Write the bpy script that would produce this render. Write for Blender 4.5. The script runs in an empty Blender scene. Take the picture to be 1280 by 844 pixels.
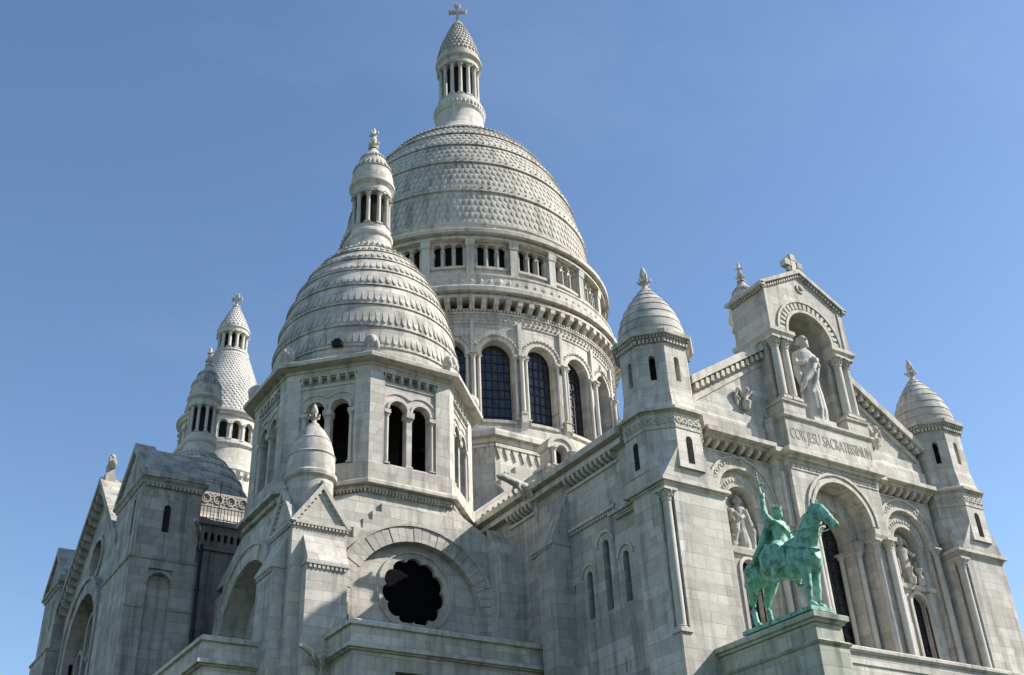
import bpy, bmesh, math, random
from math import sin, cos, pi, radians, atan2, sqrt, tan
from mathutils import Vector, Matrix
from mathutils.geometry import delaunay_2d_cdt
random.seed(7)
SC = bpy.context.scene
COL = SC.collection

# ------------------------------------------------------------------ camera, sky, sun, exposure
cam = bpy.data.cameras.new('camera')
camo = bpy.data.objects.new('camera', cam); COL.objects.link(camo)
SC.camera = camo
CP = Vector((-37.12, -31.50, -10.45))
hd, pt, rl = radians(33.39), radians(31.45), radians(-2.68)
F = Vector((sin(hd)*cos(pt), cos(hd)*cos(pt), sin(pt)))
R0 = Vector((cos(hd), -sin(hd), 0)); U0 = R0.cross(F)
RR = R0*cos(rl) + U0*sin(rl); UU = -R0*sin(rl) + U0*cos(rl)
camo.matrix_world = Matrix(((RR.x, UU.x, -F.x, CP.x), (RR.y, UU.y, -F.y, CP.y), (RR.z, UU.z, -F.z, CP.z), (0, 0, 0, 1)))
cam.sensor_width = 36.0
cam.lens = 36.0*1396.68/1280.0
cam.clip_start = 0.1; cam.clip_end = 20000

SUN_AZ = 61.0      # degrees from south towards east
SUN_EL = 38.0
W = bpy.data.worlds.new("World"); SC.world = W; W.use_nodes = True
wn = W.node_tree.nodes; wl = W.node_tree.links; wn.clear()
wo = wn.new('ShaderNodeOutputWorld'); wb = wn.new('ShaderNodeBackground'); sky = wn.new('ShaderNodeTexSky')
sky.sky_type = 'NISHITA'; sky.sun_disc = False
sky.sun_elevation = radians(SUN_EL); sky.sun_rotation = radians(180-SUN_AZ)
sky.air_density = 1.0; sky.dust_density = 0.4; sky.ozone_density = 1.3; sky.altitude = 100
wb.inputs['Strength'].default_value = 0.098
tcw = wn.new('ShaderNodeTexCoord'); mpw = wn.new('ShaderNodeMapping'); mpw.inputs['Scale'].default_value = (1.2, 3.0, 5.5); mpw.inputs['Rotation'].default_value = (.3, .2, .5)
now = wn.new('ShaderNodeTexNoise'); now.inputs['Scale'].default_value = 1.6; now.inputs['Detail'].default_value = 7; now.inputs['Roughness'].default_value = .62
crw = wn.new('ShaderNodeValToRGB'); crw.color_ramp.elements[0].position = .52; crw.color_ramp.elements[0].color = (0, 0, 0, 1); crw.color_ramp.elements[1].position = .80; crw.color_ramp.elements[1].color = (.035, .035, .035, 1)
mxw = wn.new('ShaderNodeMix'); mxw.data_type = 'RGBA'; mxw.inputs[7].default_value = (6.5, 6.8, 7.2, 1)     # thin cirrus wisps
wl.new(tcw.outputs['Generated'], mpw.inputs[0]); wl.new(mpw.outputs[0], now.inputs['Vector']); wl.new(now.outputs[0], crw.inputs[0]); wl.new(crw.outputs[0], mxw.inputs[0])
hsw = wn.new('ShaderNodeHueSaturation'); hsw.inputs['Saturation'].default_value = 1.09; wl.new(sky.outputs[0], hsw.inputs['Color']); wl.new(hsw.outputs[0], mxw.inputs[6]); wl.new(mxw.outputs[2], wb.inputs['Color']); wl.new(wb.outputs[0], wo.inputs['Surface'])
sl = bpy.data.lights.new('sun', 'SUN'); sl.energy = 3.9; sl.angle = radians(0.53); sl.color = (1.0, 0.955, 0.885)
so = bpy.data.objects.new('sun', sl); COL.objects.link(so)
sd = Vector((sin(radians(SUN_AZ))*cos(radians(SUN_EL)), -cos(radians(SUN_AZ))*cos(radians(SUN_EL)), sin(radians(SUN_EL))))
so.rotation_euler = sd.to_track_quat('Z', 'Y').to_euler(); so.location = (40, -40, 60)
SC.view_settings.view_transform = 'Standard'; SC.view_settings.look = 'None'
SC.view_settings.exposure = 0.98; SC.view_settings.gamma = 1.0
SC.view_settings.use_curve_mapping = False
SC.cycles.max_bounces = 6; SC.cycles.diffuse_bounces = 2

# ------------------------------------------------------------------ materials
def newmat(name):
    m = bpy.data.materials.new(name); m.use_nodes = True
    nt = m.node_tree; nt.nodes.clear()
    o = nt.nodes.new('ShaderNodeOutputMaterial'); b = nt.nodes.new('ShaderNodeBsdfPrincipled')
    nt.links.new(b.outputs[0], o.inputs['Surface'])
    return m, nt, b
def N(nt, typ, **kw):
    n = nt.nodes.new(typ)
    for k, v in kw.items(): setattr(n, k, v)
    return n
def math_(nt, op, a, b=None):
    n = N(nt, 'ShaderNodeMath', operation=op)
    for i, x in enumerate((a, b)):
        if x is None: continue
        if isinstance(x, (int, float)): n.inputs[i].default_value = x
        else: nt.links.new(x, n.inputs[i])
    return n.outputs[0]
def mulcol(nt, a, b, fac=1.0):
    n = N(nt, 'ShaderNodeMix', data_type='RGBA', blend_type='MULTIPLY')
    n.inputs[0].default_value = fac
    nt.links.new(a, n.inputs[6]); nt.links.new(b, n.inputs[7]); return n.outputs[2]
def ramp(nt, fac, stops):
    n = N(nt, 'ShaderNodeValToRGB'); cr = n.color_ramp
    while len(cr.elements) > 1: cr.elements.remove(cr.elements[-1])
    cr.elements[0].position = stops[0][0]; cr.elements[0].color = (*stops[0][1], 1)
    for p, c in stops[1:]:
        e = cr.elements.new(p); e.color = (*c, 1)
    nt.links.new(fac, n.inputs[0]); return n.outputs[0]
def noise(nt, vec, scale, detail=4, rough=.55):
    n = N(nt, 'ShaderNodeTexNoise'); n.inputs['Scale'].default_value = scale
    n.inputs['Detail'].default_value = detail; n.inputs['Roughness'].default_value = rough
    if vec is not None: nt.links.new(vec, n.inputs['Vector'])
    return n.outputs[0]
def g3(v): return (v, v, v)

STONE_A = (0.66, 0.612, 0.545)
STONE_B = (0.46, 0.428, 0.382)
def stone(name, joints='plan', R=1.0, row=.44, width=1.15, tint=(1, 1, 1), grime=1.0, carve=0.0):
    m, nt, b = newmat(name); L = nt.links
    geo = N(nt, 'ShaderNodeNewGeometry')
    pos = geo.outputs['Position']
    if joints == 'plan':
        cr = N(nt, 'ShaderNodeVectorMath', operation='CROSS_PRODUCT'); cr.inputs[0].default_value = (0, 0, 1)
        L.new(geo.outputs['True Normal'], cr.inputs[1])
        nm = N(nt, 'ShaderNodeVectorMath', operation='NORMALIZE'); L.new(cr.outputs[0], nm.inputs[0])
        dt = N(nt, 'ShaderNodeVectorMath', operation='DOT_PRODUCT'); L.new(pos, dt.inputs[0]); L.new(nm.outputs[0], dt.inputs[1])
        sp = N(nt, 'ShaderNodeSeparateXYZ'); L.new(pos, sp.inputs[0])
        sn = N(nt, 'ShaderNodeSeparateXYZ'); L.new(geo.outputs['True Normal'], sn.inputs[0])
        flat = math_(nt, 'GREATER_THAN', math_(nt, 'ABSOLUTE', sn.outputs[2]), .9)
        inv = math_(nt, 'SUBTRACT', 1.0, flat)
        u = math_(nt, 'ADD', math_(nt, 'MULTIPLY', dt.outputs['Value'], inv), math_(nt, 'MULTIPLY', sp.outputs[0], flat))
        v = math_(nt, 'ADD', math_(nt, 'MULTIPLY', sp.outputs[2], inv), math_(nt, 'MULTIPLY', sp.outputs[1], flat))
    elif joints == 'cyl':
        tc = N(nt, 'ShaderNodeTexCoord'); sp = N(nt, 'ShaderNodeSeparateXYZ'); L.new(tc.outputs['Object'], sp.inputs[0])
        u = math_(nt, 'MULTIPLY', math_(nt, 'ARCTAN2', sp.outputs[1], sp.outputs[0]), R); v = sp.outputs[2]
    hgt = None
    if joints:
        v = math_(nt, 'ADD', v, math_(nt, 'MULTIPLY', math_(nt, 'SINE', math_(nt, 'MULTIPLY', v, 2.3)), .11))
        u = math_(nt, 'ADD', u, math_(nt, 'MULTIPLY', math_(nt, 'SINE', math_(nt, 'MULTIPLY', math_(nt, 'ADD', u, math_(nt, 'MULTIPLY', v, .7)), 1.35)), .28))
        cb = N(nt, 'ShaderNodeCombineXYZ'); L.new(u, cb.inputs[0]); L.new(v, cb.inputs[1])
        br = N(nt, 'ShaderNodeTexBrick'); L.new(cb.outputs[0], br.inputs['Vector'])
        br.offset = .5; br.squash = .78; br.squash_frequency = 3
        br.inputs['Scale'].default_value = 1.0; br.inputs['Brick Width'].default_value = width; br.inputs['Row Height'].default_value = row
        br.inputs['Mortar Size'].default_value = .009; br.inputs['Mortar Smooth'].default_value = .25; br.inputs['Bias'].default_value = .15
        br.inputs['Color1'].default_value = (*STONE_A, 1); br.inputs['Color2'].default_value = (*STONE_B, 1)
        br.inputs['Mortar'].default_value = (.27, .245, .21, 1)
        hgt = math_(nt, 'MULTIPLY', br.outputs['Fac'], ramp(nt, noise(nt, pos, 1.3, 3), [(.36, (.15, .15, .15)), (.62, (1, 1, 1))]))
        mj = N(nt, 'ShaderNodeMix', data_type='RGBA'); L.new(hgt, mj.inputs[0])
        br.inputs['Mortar'].default_value = (*[(p+q)/2 for p, q in zip(STONE_A, STONE_B)], 1)
        L.new(br.outputs['Color'], mj.inputs[6]); mj.inputs[7].default_value = (.235, .215, .185, 1); col = mj.outputs[2]
    else:
        rgb = N(nt, 'ShaderNodeRGB'); rgb.outputs[0].default_value = (.575, .536, .48, 1); col = rgb.outputs[0]
    # broad tone, mottling, rain streaks
    col = mulcol(nt, col, ramp(nt, noise(nt, pos, .22, 3), [(.3, (.80, .80, .80)), (.7, (1.10, 1.09, 1.06))]))
    col = mulcol(nt, col, ramp(nt, noise(nt, pos, 2.6, 6, .65), [(.28, (.84, .835, .82)), (.62, (1.06, 1.06, 1.06))]))
    mp = N(nt, 'ShaderNodeMapping'); mp.inputs['Scale'].default_value = (2.2, 2.2, .16); L.new(pos, mp.inputs[0])
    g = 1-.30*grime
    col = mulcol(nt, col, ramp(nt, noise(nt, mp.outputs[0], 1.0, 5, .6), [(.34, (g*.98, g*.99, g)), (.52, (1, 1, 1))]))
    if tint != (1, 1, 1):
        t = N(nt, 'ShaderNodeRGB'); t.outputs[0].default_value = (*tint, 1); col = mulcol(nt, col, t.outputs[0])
    L.new(col, b.inputs['Base Color'])
    b.inputs['Roughness'].default_value = .88; b.inputs['Specular IOR Level'].default_value = .25
    fine = noise(nt, pos, 14, 5, .6)
    if carve:
        vo = N(nt, 'ShaderNodeTexVoronoi'); vo.inputs['Scale'].default_value = carve; L.new(pos, vo.inputs['Vector'])
        fine = math_(nt, 'ADD', math_(nt, 'MULTIPLY', vo.outputs[0], 1.6), fine)
    h = math_(nt, 'MULTIPLY', fine, .35)
    if hgt is not None: h = math_(nt, 'SUBTRACT', h, hgt)
    bp = N(nt, 'ShaderNodeBump'); bp.inputs['Strength'].default_value = .55; bp.inputs['Distance'].default_value = .03 if not carve else .07
    L.new(h, bp.inputs['Height']); L.new(bp.outputs[0], b.inputs['Normal'])
    return m
def simple(name, c, rough=.6, metal=0.0, var=.2, scale=3.0, spec=.3):
    m, nt, b = newmat(name)
    geo = N(nt, 'ShaderNodeNewGeometry')
    rgb = N(nt, 'ShaderNodeRGB'); rgb.outputs[0].default_value = (*c, 1)
    col = mulcol(nt, rgb.outputs[0], ramp(nt, noise(nt, geo.outputs['Position'], scale, 5), [(.3, g3(1-var)), (.7, g3(1+var))]))
    nt.links.new(col, b.inputs['Base Color']); b.inputs['Roughness'].default_value = rough; b.inputs['Metallic'].default_value = metal
    b.inputs['Specular IOR Level'].default_value = spec
    return m
M = {}
M['ash'] = stone('ashlar stone')
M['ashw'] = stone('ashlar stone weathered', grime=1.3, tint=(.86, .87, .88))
M['ashg'] = stone('weathered ashlar toned for shade', grime=1.5, row=.5, width=1.1, tint=(.78, .785, .79))  # tint below true stone stands in for the transept's shade, on top of weathering
M['ashd'] = stone('drum stone', 'cyl', 11.0, row=.5, width=1.15)
M['asht'] = stone('turret stone', 'cyl', 1.6, row=.42, width=.9)
M['ashl'] = stone('bell tower stone', 'cyl', 5.2, row=.6, width=1.2, grime=.5, tint=(1.05, 1.05, 1.04))
M['shell'] = stone('small dome stone', 'cyl', 4.5, row=.45, width=1.2, grime=1.3, tint=(.97, .965, .955))
M['plain'] = stone('smooth stone', None)
M['trim'] = stone('moulding stone', None, tint=(.97, .96, .94), grime=1.3)
M['carved'] = stone('carved stone', None, tint=(.90, .88, .85), carve=5.5)
M['scale'] = stone('scale stone', None, tint=(.93, .92, .90), grime=1.4)
M['white'] = stone('white tower stone', None, tint=(1.04, 1.06, 1.08), grime=.8)
M['marble'] = stone('statue marble', None, tint=(1.0, 1.02, 1.05), grime=1.2)
M['relief'] = stone('relief stone', None, tint=(.80, .80, .79), grime=1.6)
M['in'] = simple('shade dark stone', (.03, .028, .027), .95, spec=.03)  # near-black colour stands in for shade inside openings and recesses
M['void'] = simple('dark glass', (.004, .004, .005), .5, spec=.02)
M['iron'] = simple('iron', (.025, .025, .028), .6)
M['letter'] = simple('cut letters', (.33, .305, .26), .9)
def glassmat():
    m, nt, b = newmat('leaded glass')
    geo = N(nt, 'ShaderNodeNewGeometry')
    vo = N(nt, 'ShaderNodeTexVoronoi'); vo.inputs['Scale'].default_value = 2.4
    nt.links.new(geo.outputs['Position'], vo.inputs['Vector'])
    col = ramp(nt, noise(nt, geo.outputs['Position'], 1.6, 3), [(.35, (.010, .011, .014)), (.65, (.035, .040, .048))])
    nt.links.new(col, b.inputs['Base Color'])
    b.inputs['Roughness'].default_value = .22; b.inputs['Specular IOR Level'].default_value = .55
    bp = N(nt, 'ShaderNodeBump'); bp.inputs['Strength'].default_value = .25; bp.inputs['Distance'].default_value = .05
    nt.links.new(vo.outputs[0], bp.inputs['Height']); nt.links.new(bp.outputs[0], b.inputs['Normal'])
    return m
M['glass'] = glassmat()
def bronzemat():
    m, nt, b = newmat('verdigris bronze')
    geo = N(nt, 'ShaderNodeNewGeometry'); pos = geo.outputs['Position']
    mp = N(nt, 'ShaderNodeMapping'); mp.inputs['Scale'].default_value = (3.2, 3.2, .9); nt.links.new(pos, mp.inputs[0])
    c1 = ramp(nt, noise(nt, mp.outputs[0], 1.2, 6, .6), [(.28, (.045, .115, .085)), (.39, (.14, .33, .24)), (.56, (.235, .47, .355)), (.74, (.38, .58, .46))])
    c2 = ramp(nt, noise(nt, pos, 3.6, 7, .72), [(.33, (.22, .19, .17)), (.44, (.78, .76, .74)), (.56, (1.12, 1.12, 1.12))])
    nt.links.new(mulcol(nt, c1, c2), b.inputs['Base Color'])
    b.inputs['Roughness'].default_value = .62; b.inputs['Metallic'].default_value = .0; b.inputs['Specular IOR Level'].default_value = .4
    bp = N(nt, 'ShaderNodeBump'); bp.inputs['Strength'].default_value = .35; bp.inputs['Distance'].default_value = .03
    nt.links.new(noise(nt, pos, 9, 5), bp.inputs['Height']); nt.links.new(bp.outputs[0], b.inputs['Normal'])
    return m
M['bronze'] = bronzemat()
M['plinth'] = stone('plinth stone with copper stains', 'plan', row=.5, width=1.1, tint=(.80, .88, .80), grime=1.6)
def groundmat():
    m, nt, b = newmat('paving and lawn')
    geo = N(nt, 'ShaderNodeNewGeometry'); pos = geo.outputs['Position']
    c = ramp(nt, noise(nt, pos, .03, 4), [(.36, (.12, .115, .10)), (.42, (.035, .055, .018))])
    c = mulcol(nt, c, ramp(nt, noise(nt, pos, 3, 6), [(.3, g3(.7)), (.7, g3(1.15))]))
    nt.links.new(c, b.inputs['Base Color']); b.inputs['Roughness'].default_value = .95
    return m
M['ground'] = groundmat()

# ------------------------------------------------------------------ mesh helpers
class MB:
    """collects faces, builds ONE mesh object; o = world origin of the object"""
    def __init__(s, o=(0, 0, 0)):
        s.v = []; s.f = []; s.sm = []; s.mi = []; s.o = Vector(o); s.cur = 0; s.X = None
    def add(s, vs, fs, smooth=False):
        n = len(s.v)
        for v in vs:
            v = Vector(v)
            if s.X is not None: v = s.X @ v
            s.v.append(v)
        for f in fs:
            s.f.append(tuple(i+n for i in f)); s.sm.append(smooth); s.mi.append(s.cur)
    def box(s, x0, x1, y0, y1, z0, z1):
        vs = [(x, y, z) for z in (z0, z1) for y in (y0, y1) for x in (x0, x1)]
        s.add(vs, [(0, 2, 3, 1), (4, 5, 7, 6), (0, 1, 5, 4), (2, 6, 7, 3), (0, 4, 6, 2), (1, 3, 7, 5)])
    def obox(s, c, U, V, Wd):
        c = Vector(c); vs = []
        for k in (-1, 1):
            for j in (-1, 1):
                for i in (-1, 1): vs.append(c+U*i+V*j+Wd*k)
        s.add(vs, [(0, 2, 3, 1), (4, 5, 7, 6), (0, 1, 5, 4), (2, 6, 7, 3), (0, 4, 6, 2), (1, 3, 7, 5)])
    def prism(s, pts, d):
        n = len(pts); d = Vector(d); pts = [Vector(p) for p in pts]
        vs = pts+[p+d for p in pts]
        s.add(vs, [tuple(range(n))[::-1], tuple(range(n, 2*n))]+[(i, (i+1) % n, n+(i+1) % n, n+i) for i in range(n)])
    def hull(s, pts):
        bm = bmesh.new()
        for p in pts: bm.verts.new(p)
        r = bmesh.ops.convex_hull(bm, input=bm.verts)
        bmesh.ops.delete(bm, geom=[g for g in r['geom_interior'] if isinstance(g, bmesh.types.BMVert)], context='VERTS')
        bmesh.ops.dissolve_limit(bm, angle_limit=.01, verts=bm.verts, edges=bm.edges)
        bm.verts.index_update()
        s.add([v.co.copy() for v in bm.verts], [tuple(v.index for v in f.verts) for f in bm.faces]); bm.free()
    def lathe(s, prof, seg=32, c=(0, 0), a0=0.0, a1=2*pi, smooth=True, rot=0.0, split=True):
        """prof (r, z) going up; separate rings per profile piece keep edges crisp"""
        full = abs(a1-a0-2*pi) < 1e-6; m = seg if full else seg+1
        for i in range(len(prof)-1):
            (r0, z0), (r1, z1) = prof[i], prof[i+1]
            vs = []
            for r, z in ((r0, z0), (r1, z1)):
                for k in range(m):
                    a = rot+a0+(a1-a0)*k/seg
                    vs.append((c[0]+r*cos(a), c[1]+r*sin(a), z))
            s.add(vs, [(k, (k+1) % m, m+(k+1) % m, m+k) for k in range(seg)], smooth)
    def lathes(s, prof, seg=32, c=(0, 0), smooth=True, rot=0.0):
        """one connected smooth skin"""
        vs = []
        for r, z in prof:
            for k in range(seg):
                a = rot+2*pi*k/seg; vs.append((c[0]+r*cos(a), c[1]+r*sin(a), z))
        s.add(vs, [(i*seg+k, i*seg+(k+1) % seg, (i+1)*seg+(k+1) % seg, (i+1)*seg+k) for i in range(len(prof)-1) for k in range(seg)], smooth)
    def disc(s, r, z, seg, c=(0, 0), rot=0.0):
        s.add([(c[0]+r*cos(rot+2*pi*k/seg), c[1]+r*sin(rot+2*pi*k/seg), z) for k in range(seg)], [tuple(range(seg))])
    def tube(s, path, rad, seg=10, smooth=True, flat=1.0):
        path = [Vector(p) for p in path]; vs = []; n = len(path)
        if isinstance(rad, (int, float)): rad = [rad]*n
        for i, p in enumerate(path):
            t = (path[min(i+1, n-1)]-path[max(i-1, 0)]).normalized()
            a = t.cross(Vector((0, 0, 1)))
            if a.length < .05: a = t.cross(Vector((0, 1, 0)))
            a.normalize(); b = a.cross(t)
            ra, rb = rad[i] if isinstance(rad[i], tuple) else (rad[i], rad[i]*flat)
            for k in range(seg):
                q = 2*pi*k/seg; vs.append(p+a*cos(q)*ra+b*sin(q)*rb)
        fs = [(i*seg+k, i*seg+(k+1) % seg, (i+1)*seg+(k+1) % seg, (i+1)*seg+k) for i in range(n-1) for k in range(seg)]
        fs += [tuple(range(seg))[::-1], tuple(range((n-1)*seg, n*seg))]
        s.add(vs, fs, smooth)
    def ball(s, c, r, seg=12, rings=8, smooth=True):
        rx, ry, rz = r if isinstance(r, tuple) else (r, r, r); c = Vector(c); vs = []
        for i in range(rings+1):
            t = pi*i/rings
            for k in range(seg):
                q = 2*pi*k/seg; vs.append(c+Vector((rx*sin(t)*cos(q), ry*sin(t)*sin(q), -rz*cos(t))))
        s.add(vs, [(i*seg+k, i*seg+(k+1) % seg, (i+1)*seg+(k+1) % seg, (i+1)*seg+k) for i in range(rings) for k in range(seg)], smooth)
    def build(s, name, mat, parent=None, fix=True):
        me = bpy.data.meshes.new(name)
        me.from_pydata([v-s.o for v in s.v], [], s.f)
        mats = mat if isinstance(mat, (list, tuple)) else [mat]
        for m in mats: me.materials.append(M[m])
        me.polygons.foreach_set('use_smooth', s.sm); me.polygons.foreach_set('material_index', s.mi)
        if fix:
            bm = bmesh.new(); bm.from_mesh(me)
            bmesh.ops.remove_doubles(bm, verts=bm.verts, dist=1e-5) if fix == 'weld' else None
            bmesh.ops.recalc_face_normals(bm, faces=bm.faces); bm.to_mesh(me); bm.free()
        me.update()
        return link(name, me, parent, s.o)
WL = {}
def link(name, data, parent, origin):
    o = bpy.data.objects.new(name, data); COL.objects.link(o)
    origin = Vector(origin); WL[o] = origin
    if parent is not None:
        o.parent = parent; o.location = origin-WL[parent]
    else: o.location = origin
    return o
def thing(name, label, cat, loc, group=None, data=None):
    o = link(name, data, None, loc); tag(o, label, cat, group); return o
def tag(o, label, cat, group=None):
    o['label'] = label; o['category'] = cat
    if group: o['group'] = group
def dup(o, parent=None, loc=None, rotz=None):
    c = o.copy(); COL.objects.link(c)
    if parent is not None: c.parent = parent
    if loc is not None: c.location = loc
    if rotz is not None: c.rotation_euler = (0, 0, rotz)
    WL[c] = (WL[c.parent]+c.location) if c.parent else c.location.copy()
    for ch in list(o.children):
        dup(ch, c)
    return c
def sculpt(mb, name, mat, parent=None, voxel=.05, smooth=4):
    """fuse overlapping lumps into one continuous carved surface"""
    me = bpy.data.meshes.new(name); me.from_pydata([v-mb.o for v in mb.v], [], mb.f)
    t = bpy.data.objects.new(name+'_raw', me); COL.objects.link(t)
    r = t.modifiers.new('r', 'REMESH'); r.mode = 'VOXEL'; r.voxel_size = voxel; r.use_smooth_shade = True
    sm = t.modifiers.new('s', 'SMOOTH'); sm.factor = .5; sm.iterations = smooth
    bpy.context.view_layer.update()
    ev = t.evaluated_get(bpy.context.evaluated_depsgraph_get())
    nm = bpy.data.meshes.new_from_object(ev); nm.name = name
    bpy.data.objects.remove(t); bpy.data.meshes.remove(me)
    nm.materials.clear(); nm.materials.append(M[mat])
    for p in nm.polygons: p.use_smooth = True; p.material_index = 0
    return link(name, nm, parent, mb.o)

def ring_copies(parent, O, name, mat, n, fn, a0=0.0):
    """one mesh made at angle 0 round the parent's axis, copied n times"""
    m = MB(O); fn(m); first = m.build(name, mat, parent)
    for k in range(1, n): dup(first, parent, rotz=a0+2*pi*k/n)
    first.rotation_euler = (0, 0, a0)
    return first
def plane_map(O, U, Nn, V=(0, 0, 1)):
    O, U, Nn, V = Vector(O), Vector(U), Vector(Nn), Vector(V)
    return lambda u, v, d=0.0: O+U*u+V*v+Nn*d
def cyl_map(c, R, a0, sgn=1):
    def f(u, v, d=0.0):
        a = a0+sgn*u/R
        return Vector((c[0]+(R+d)*cos(a), c[1]+(R+d)*sin(a), v))
    return f
def arch(uc, w, v0, vs, n=10, horse=0.0):
    r = w/2; p = [(uc-r, v0), (uc+r, v0)]
    return p+[(uc+r*cos(pi*i/n), vs+r*sin(pi*i/n)) for i in range(n+1)]
def rect(u0, u1, v0, v1): return [(u0, v0), (u1, v0), (u1, v1), (u0, v1)]
def inside(p, poly):
    x, y = p; c = False; j = len(poly)-1
    for i in range(len(poly)):
        (xi, yi), (xj, yj) = poly[i], poly[j]
        if (yi > y) != (yj > y) and x < (xj-xi)*(y-yi)/(yj-yi)+xi: c = not c
        j = i
    return c
def subdiv(poly, step):
    out = []
    for i, a in enumerate(poly):
        b = poly[(i+1) % len(poly)]
        n = max(1, int(math.ceil(abs(b[0]-a[0])/step)))
        out += [(a[0]+(b[0]-a[0])*k/n, a[1]+(b[1]-a[1])*k/n) for k in range(n)]
    return out
def panel(mb, mp, outline, holes=(), depth=.3, d=0.0, curve=None, rim=False, reveal=True):
    """wall face with real openings; reveals run inwards by depth"""
    if curve: outline = subdiv(outline, curve); holes = [subdiv(h, curve) for h in holes]
    loops = [outline]+list(holes); vs = []; es = []
    for lp in loops:
        n = len(vs); vs += [Vector(p) for p in lp]; es += [(n+i, n+(i+1) % len(lp)) for i in range(len(lp))]
    if curve:
        us = [p[0] for p in outline]; zs = [p[1] for p in outline]
        u = min(us)+curve
        while u < max(us)-curve*.4:
            z = min(zs)+.01
            while z < max(zs):
                if inside((u, z), outline) and not any(inside((u, z), h) for h in holes): vs.append(Vector((u, z)))
                z += 1.2
            u += curve
    ov, oe, of, _, _, _ = delaunay_2d_cdt(vs, es, [], 0, 1e-5)
    fs = []
    for f in of:
        c = sum((ov[i] for i in f), Vector((0, 0)))/len(f)
        if inside(c, outline) and not any(inside(c, h) for h in holes): fs.append(tuple(f))
    mb.add([mp(v.x, v.y, d) for v in ov], fs)
    if reveal:
        for h in holes:
            n = len(h); mb.add([mp(*p, d) for p in h]+[mp(*p, d-depth) for p in h], [(i, (i+1) % n, n+(i+1) % n, n+i) for i in range(n)])
    if rim:
        n = len(outline); mb.add([mp(*p, d) for p in outline]+[mp(*p, d-depth) for p in outline], [(i, (i+1) % n, n+(i+1) % n, n+i) for i in range(n)])
def archring(mb, mp, uc, vs, r0, r1, d0, d1, n=14, legs=0.0, a0=0.0, a1=pi):
    """half-round archivolt, between radii r0..r1 and depths d0..d1"""
    sec = []
    for i in range(n+1):
        a = a0+(a1-a0)*i/n
        sec.append([(uc+r*cos(a), vs+r*sin(a), dd) for r, dd in ((r0, d0), (r0, d1), (r1, d1), (r1, d0))])
    if legs:
        sec = [[(u, vs-legs, dd) for u, v, dd in sec[0]]]+sec+[[(u, vs-legs, dd) for u, v, dd in sec[-1]]]
    vsx = [mp(*p) for s_ in sec for p in s_]
    fs = [(4*i+k, 4*i+(k+1) % 4, 4*i+4+(k+1) % 4, 4*i+4+k) for i in range(len(sec)-1) for k in range(4)]
    fs += [(0, 1, 2, 3), tuple(4*(len(sec)-1)+k for k in range(4))]
    mb.add(vsx, fs)
def strip(mb, mp, u0, u1, prof, n=1, caps=True):
    """moulding: closed profile (d, v) run along u"""
    m = len(prof); vs = [mp(u0+(u1-u0)*i/n, v, d) for i in range(n+1) for d, v in prof]
    fs = [(i*m+k, i*m+(k+1) % m, (i+1)*m+(k+1) % m, (i+1)*m+k) for i in range(n) for k in range(m)]
    if caps: fs += [tuple(range(m)), tuple(range(n*m, n*m+m))]
    mb.add(vs, fs)
def corbels(mb, mp, u0, u1, n, vt, h, w, d, ends=True):
    """row of n curved brackets hanging below vt"""
    for i in range(n):
        u = u0+(u1-u0)*((i+.5)/n)
        prof = [(0, vt), (d, vt), (d, vt-h*.35), (d*.8, vt-h*.62), (d*.42, vt-h*.85), (0, vt-h)]
        strip(mb, mp, u-w/2, u+w/2, prof)
def teeth(mb, mp, u0, u1, n, v0, v1, d, fill=.5):
    for i in range(n):
        u = u0+(u1-u0)*(i+.5)/n; w = (u1-u0)/n*fill
        strip(mb, mp, u-w/2, u+w/2, [(0, v0), (d, v0), (d, v1), (0, v1)])
def column(mb, x, y, z0, z1, r, seg=12):
    h = z1-z0; cb = min(r*2.6, h*.2); bs = min(r*1.5, h*.12)
    mb.box(x-r*1.55, x+r*1.55, y-r*1.55, y+r*1.55, z0, z0+bs*.45)
    zc = z1-cb
    mb.lathe([(r*1.5, z0+bs*.45), (r*1.5, z0+bs*.6), (r*1.1, z0+bs*.8), (r*1.25, z0+bs*.9), (r, z0+bs)], seg, (x, y))
    mb.lathe([(r, z0+bs), (r*.93, zc), (r*1.12, zc+.02), (r*1.12, zc+cb*.1), (r*.95, zc+cb*.12), (r*1.15, zc+cb*.45), (r*1.55, zc+cb*.72), (r*1.5, zc+cb*.8)], seg, (x, y))
    for k in range(8):
        a = 2*pi*k/8+.39
        for q, zz, rr, s in ((0, .42, 1.22, .30), (.39, .72, 1.6, .34)):
            mb.ball((x+rr*r*cos(a+q), y+rr*r*sin(a+q), zc+cb*zz), (r*s, r*s, r*s*1.1), 5, 3)
    mb.box(x-r*1.75, x+r*1.75, y-r*1.75, y+r*1.75, zc+cb*.8, z1)
def sweep(mb, path, prof, closed=True):
    """mitred moulding: path xy (counter-clockwise, outward = right), prof closed (d, z)"""
    n = len(path); m = len(prof); P = [Vector((p[0], p[1])) for p in path]; off = []
    for i in range(n):
        def nr(a, b):
            t = (b-a).normalized(); return Vector((t.y, -t.x))
        if closed: n0, n1 = nr(P[i-1], P[i]), nr(P[i], P[(i+1) % n])
        else:
            n0 = nr(P[i-1], P[i]) if i > 0 else nr(P[0], P[1]); n1 = nr(P[i], P[i+1]) if i < n-1 else n0
        b = n0+n1; off.append(b/(1+n0.dot(n1)))
    vs = [(P[i].x+off[i].x*d, P[i].y+off[i].y*d, z) for i in range(n) for d, z in prof]
    c = n if closed else n-1
    fs = [(i*m+k, i*m+(k+1) % m, ((i+1) % n)*m+(k+1) % m, ((i+1) % n)*m+k) for i in range(c) for k in range(m)]
    if not closed: fs += [tuple(range(m)), tuple(range((n-1)*m, n*m))]
    mb.add(vs, fs)
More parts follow.
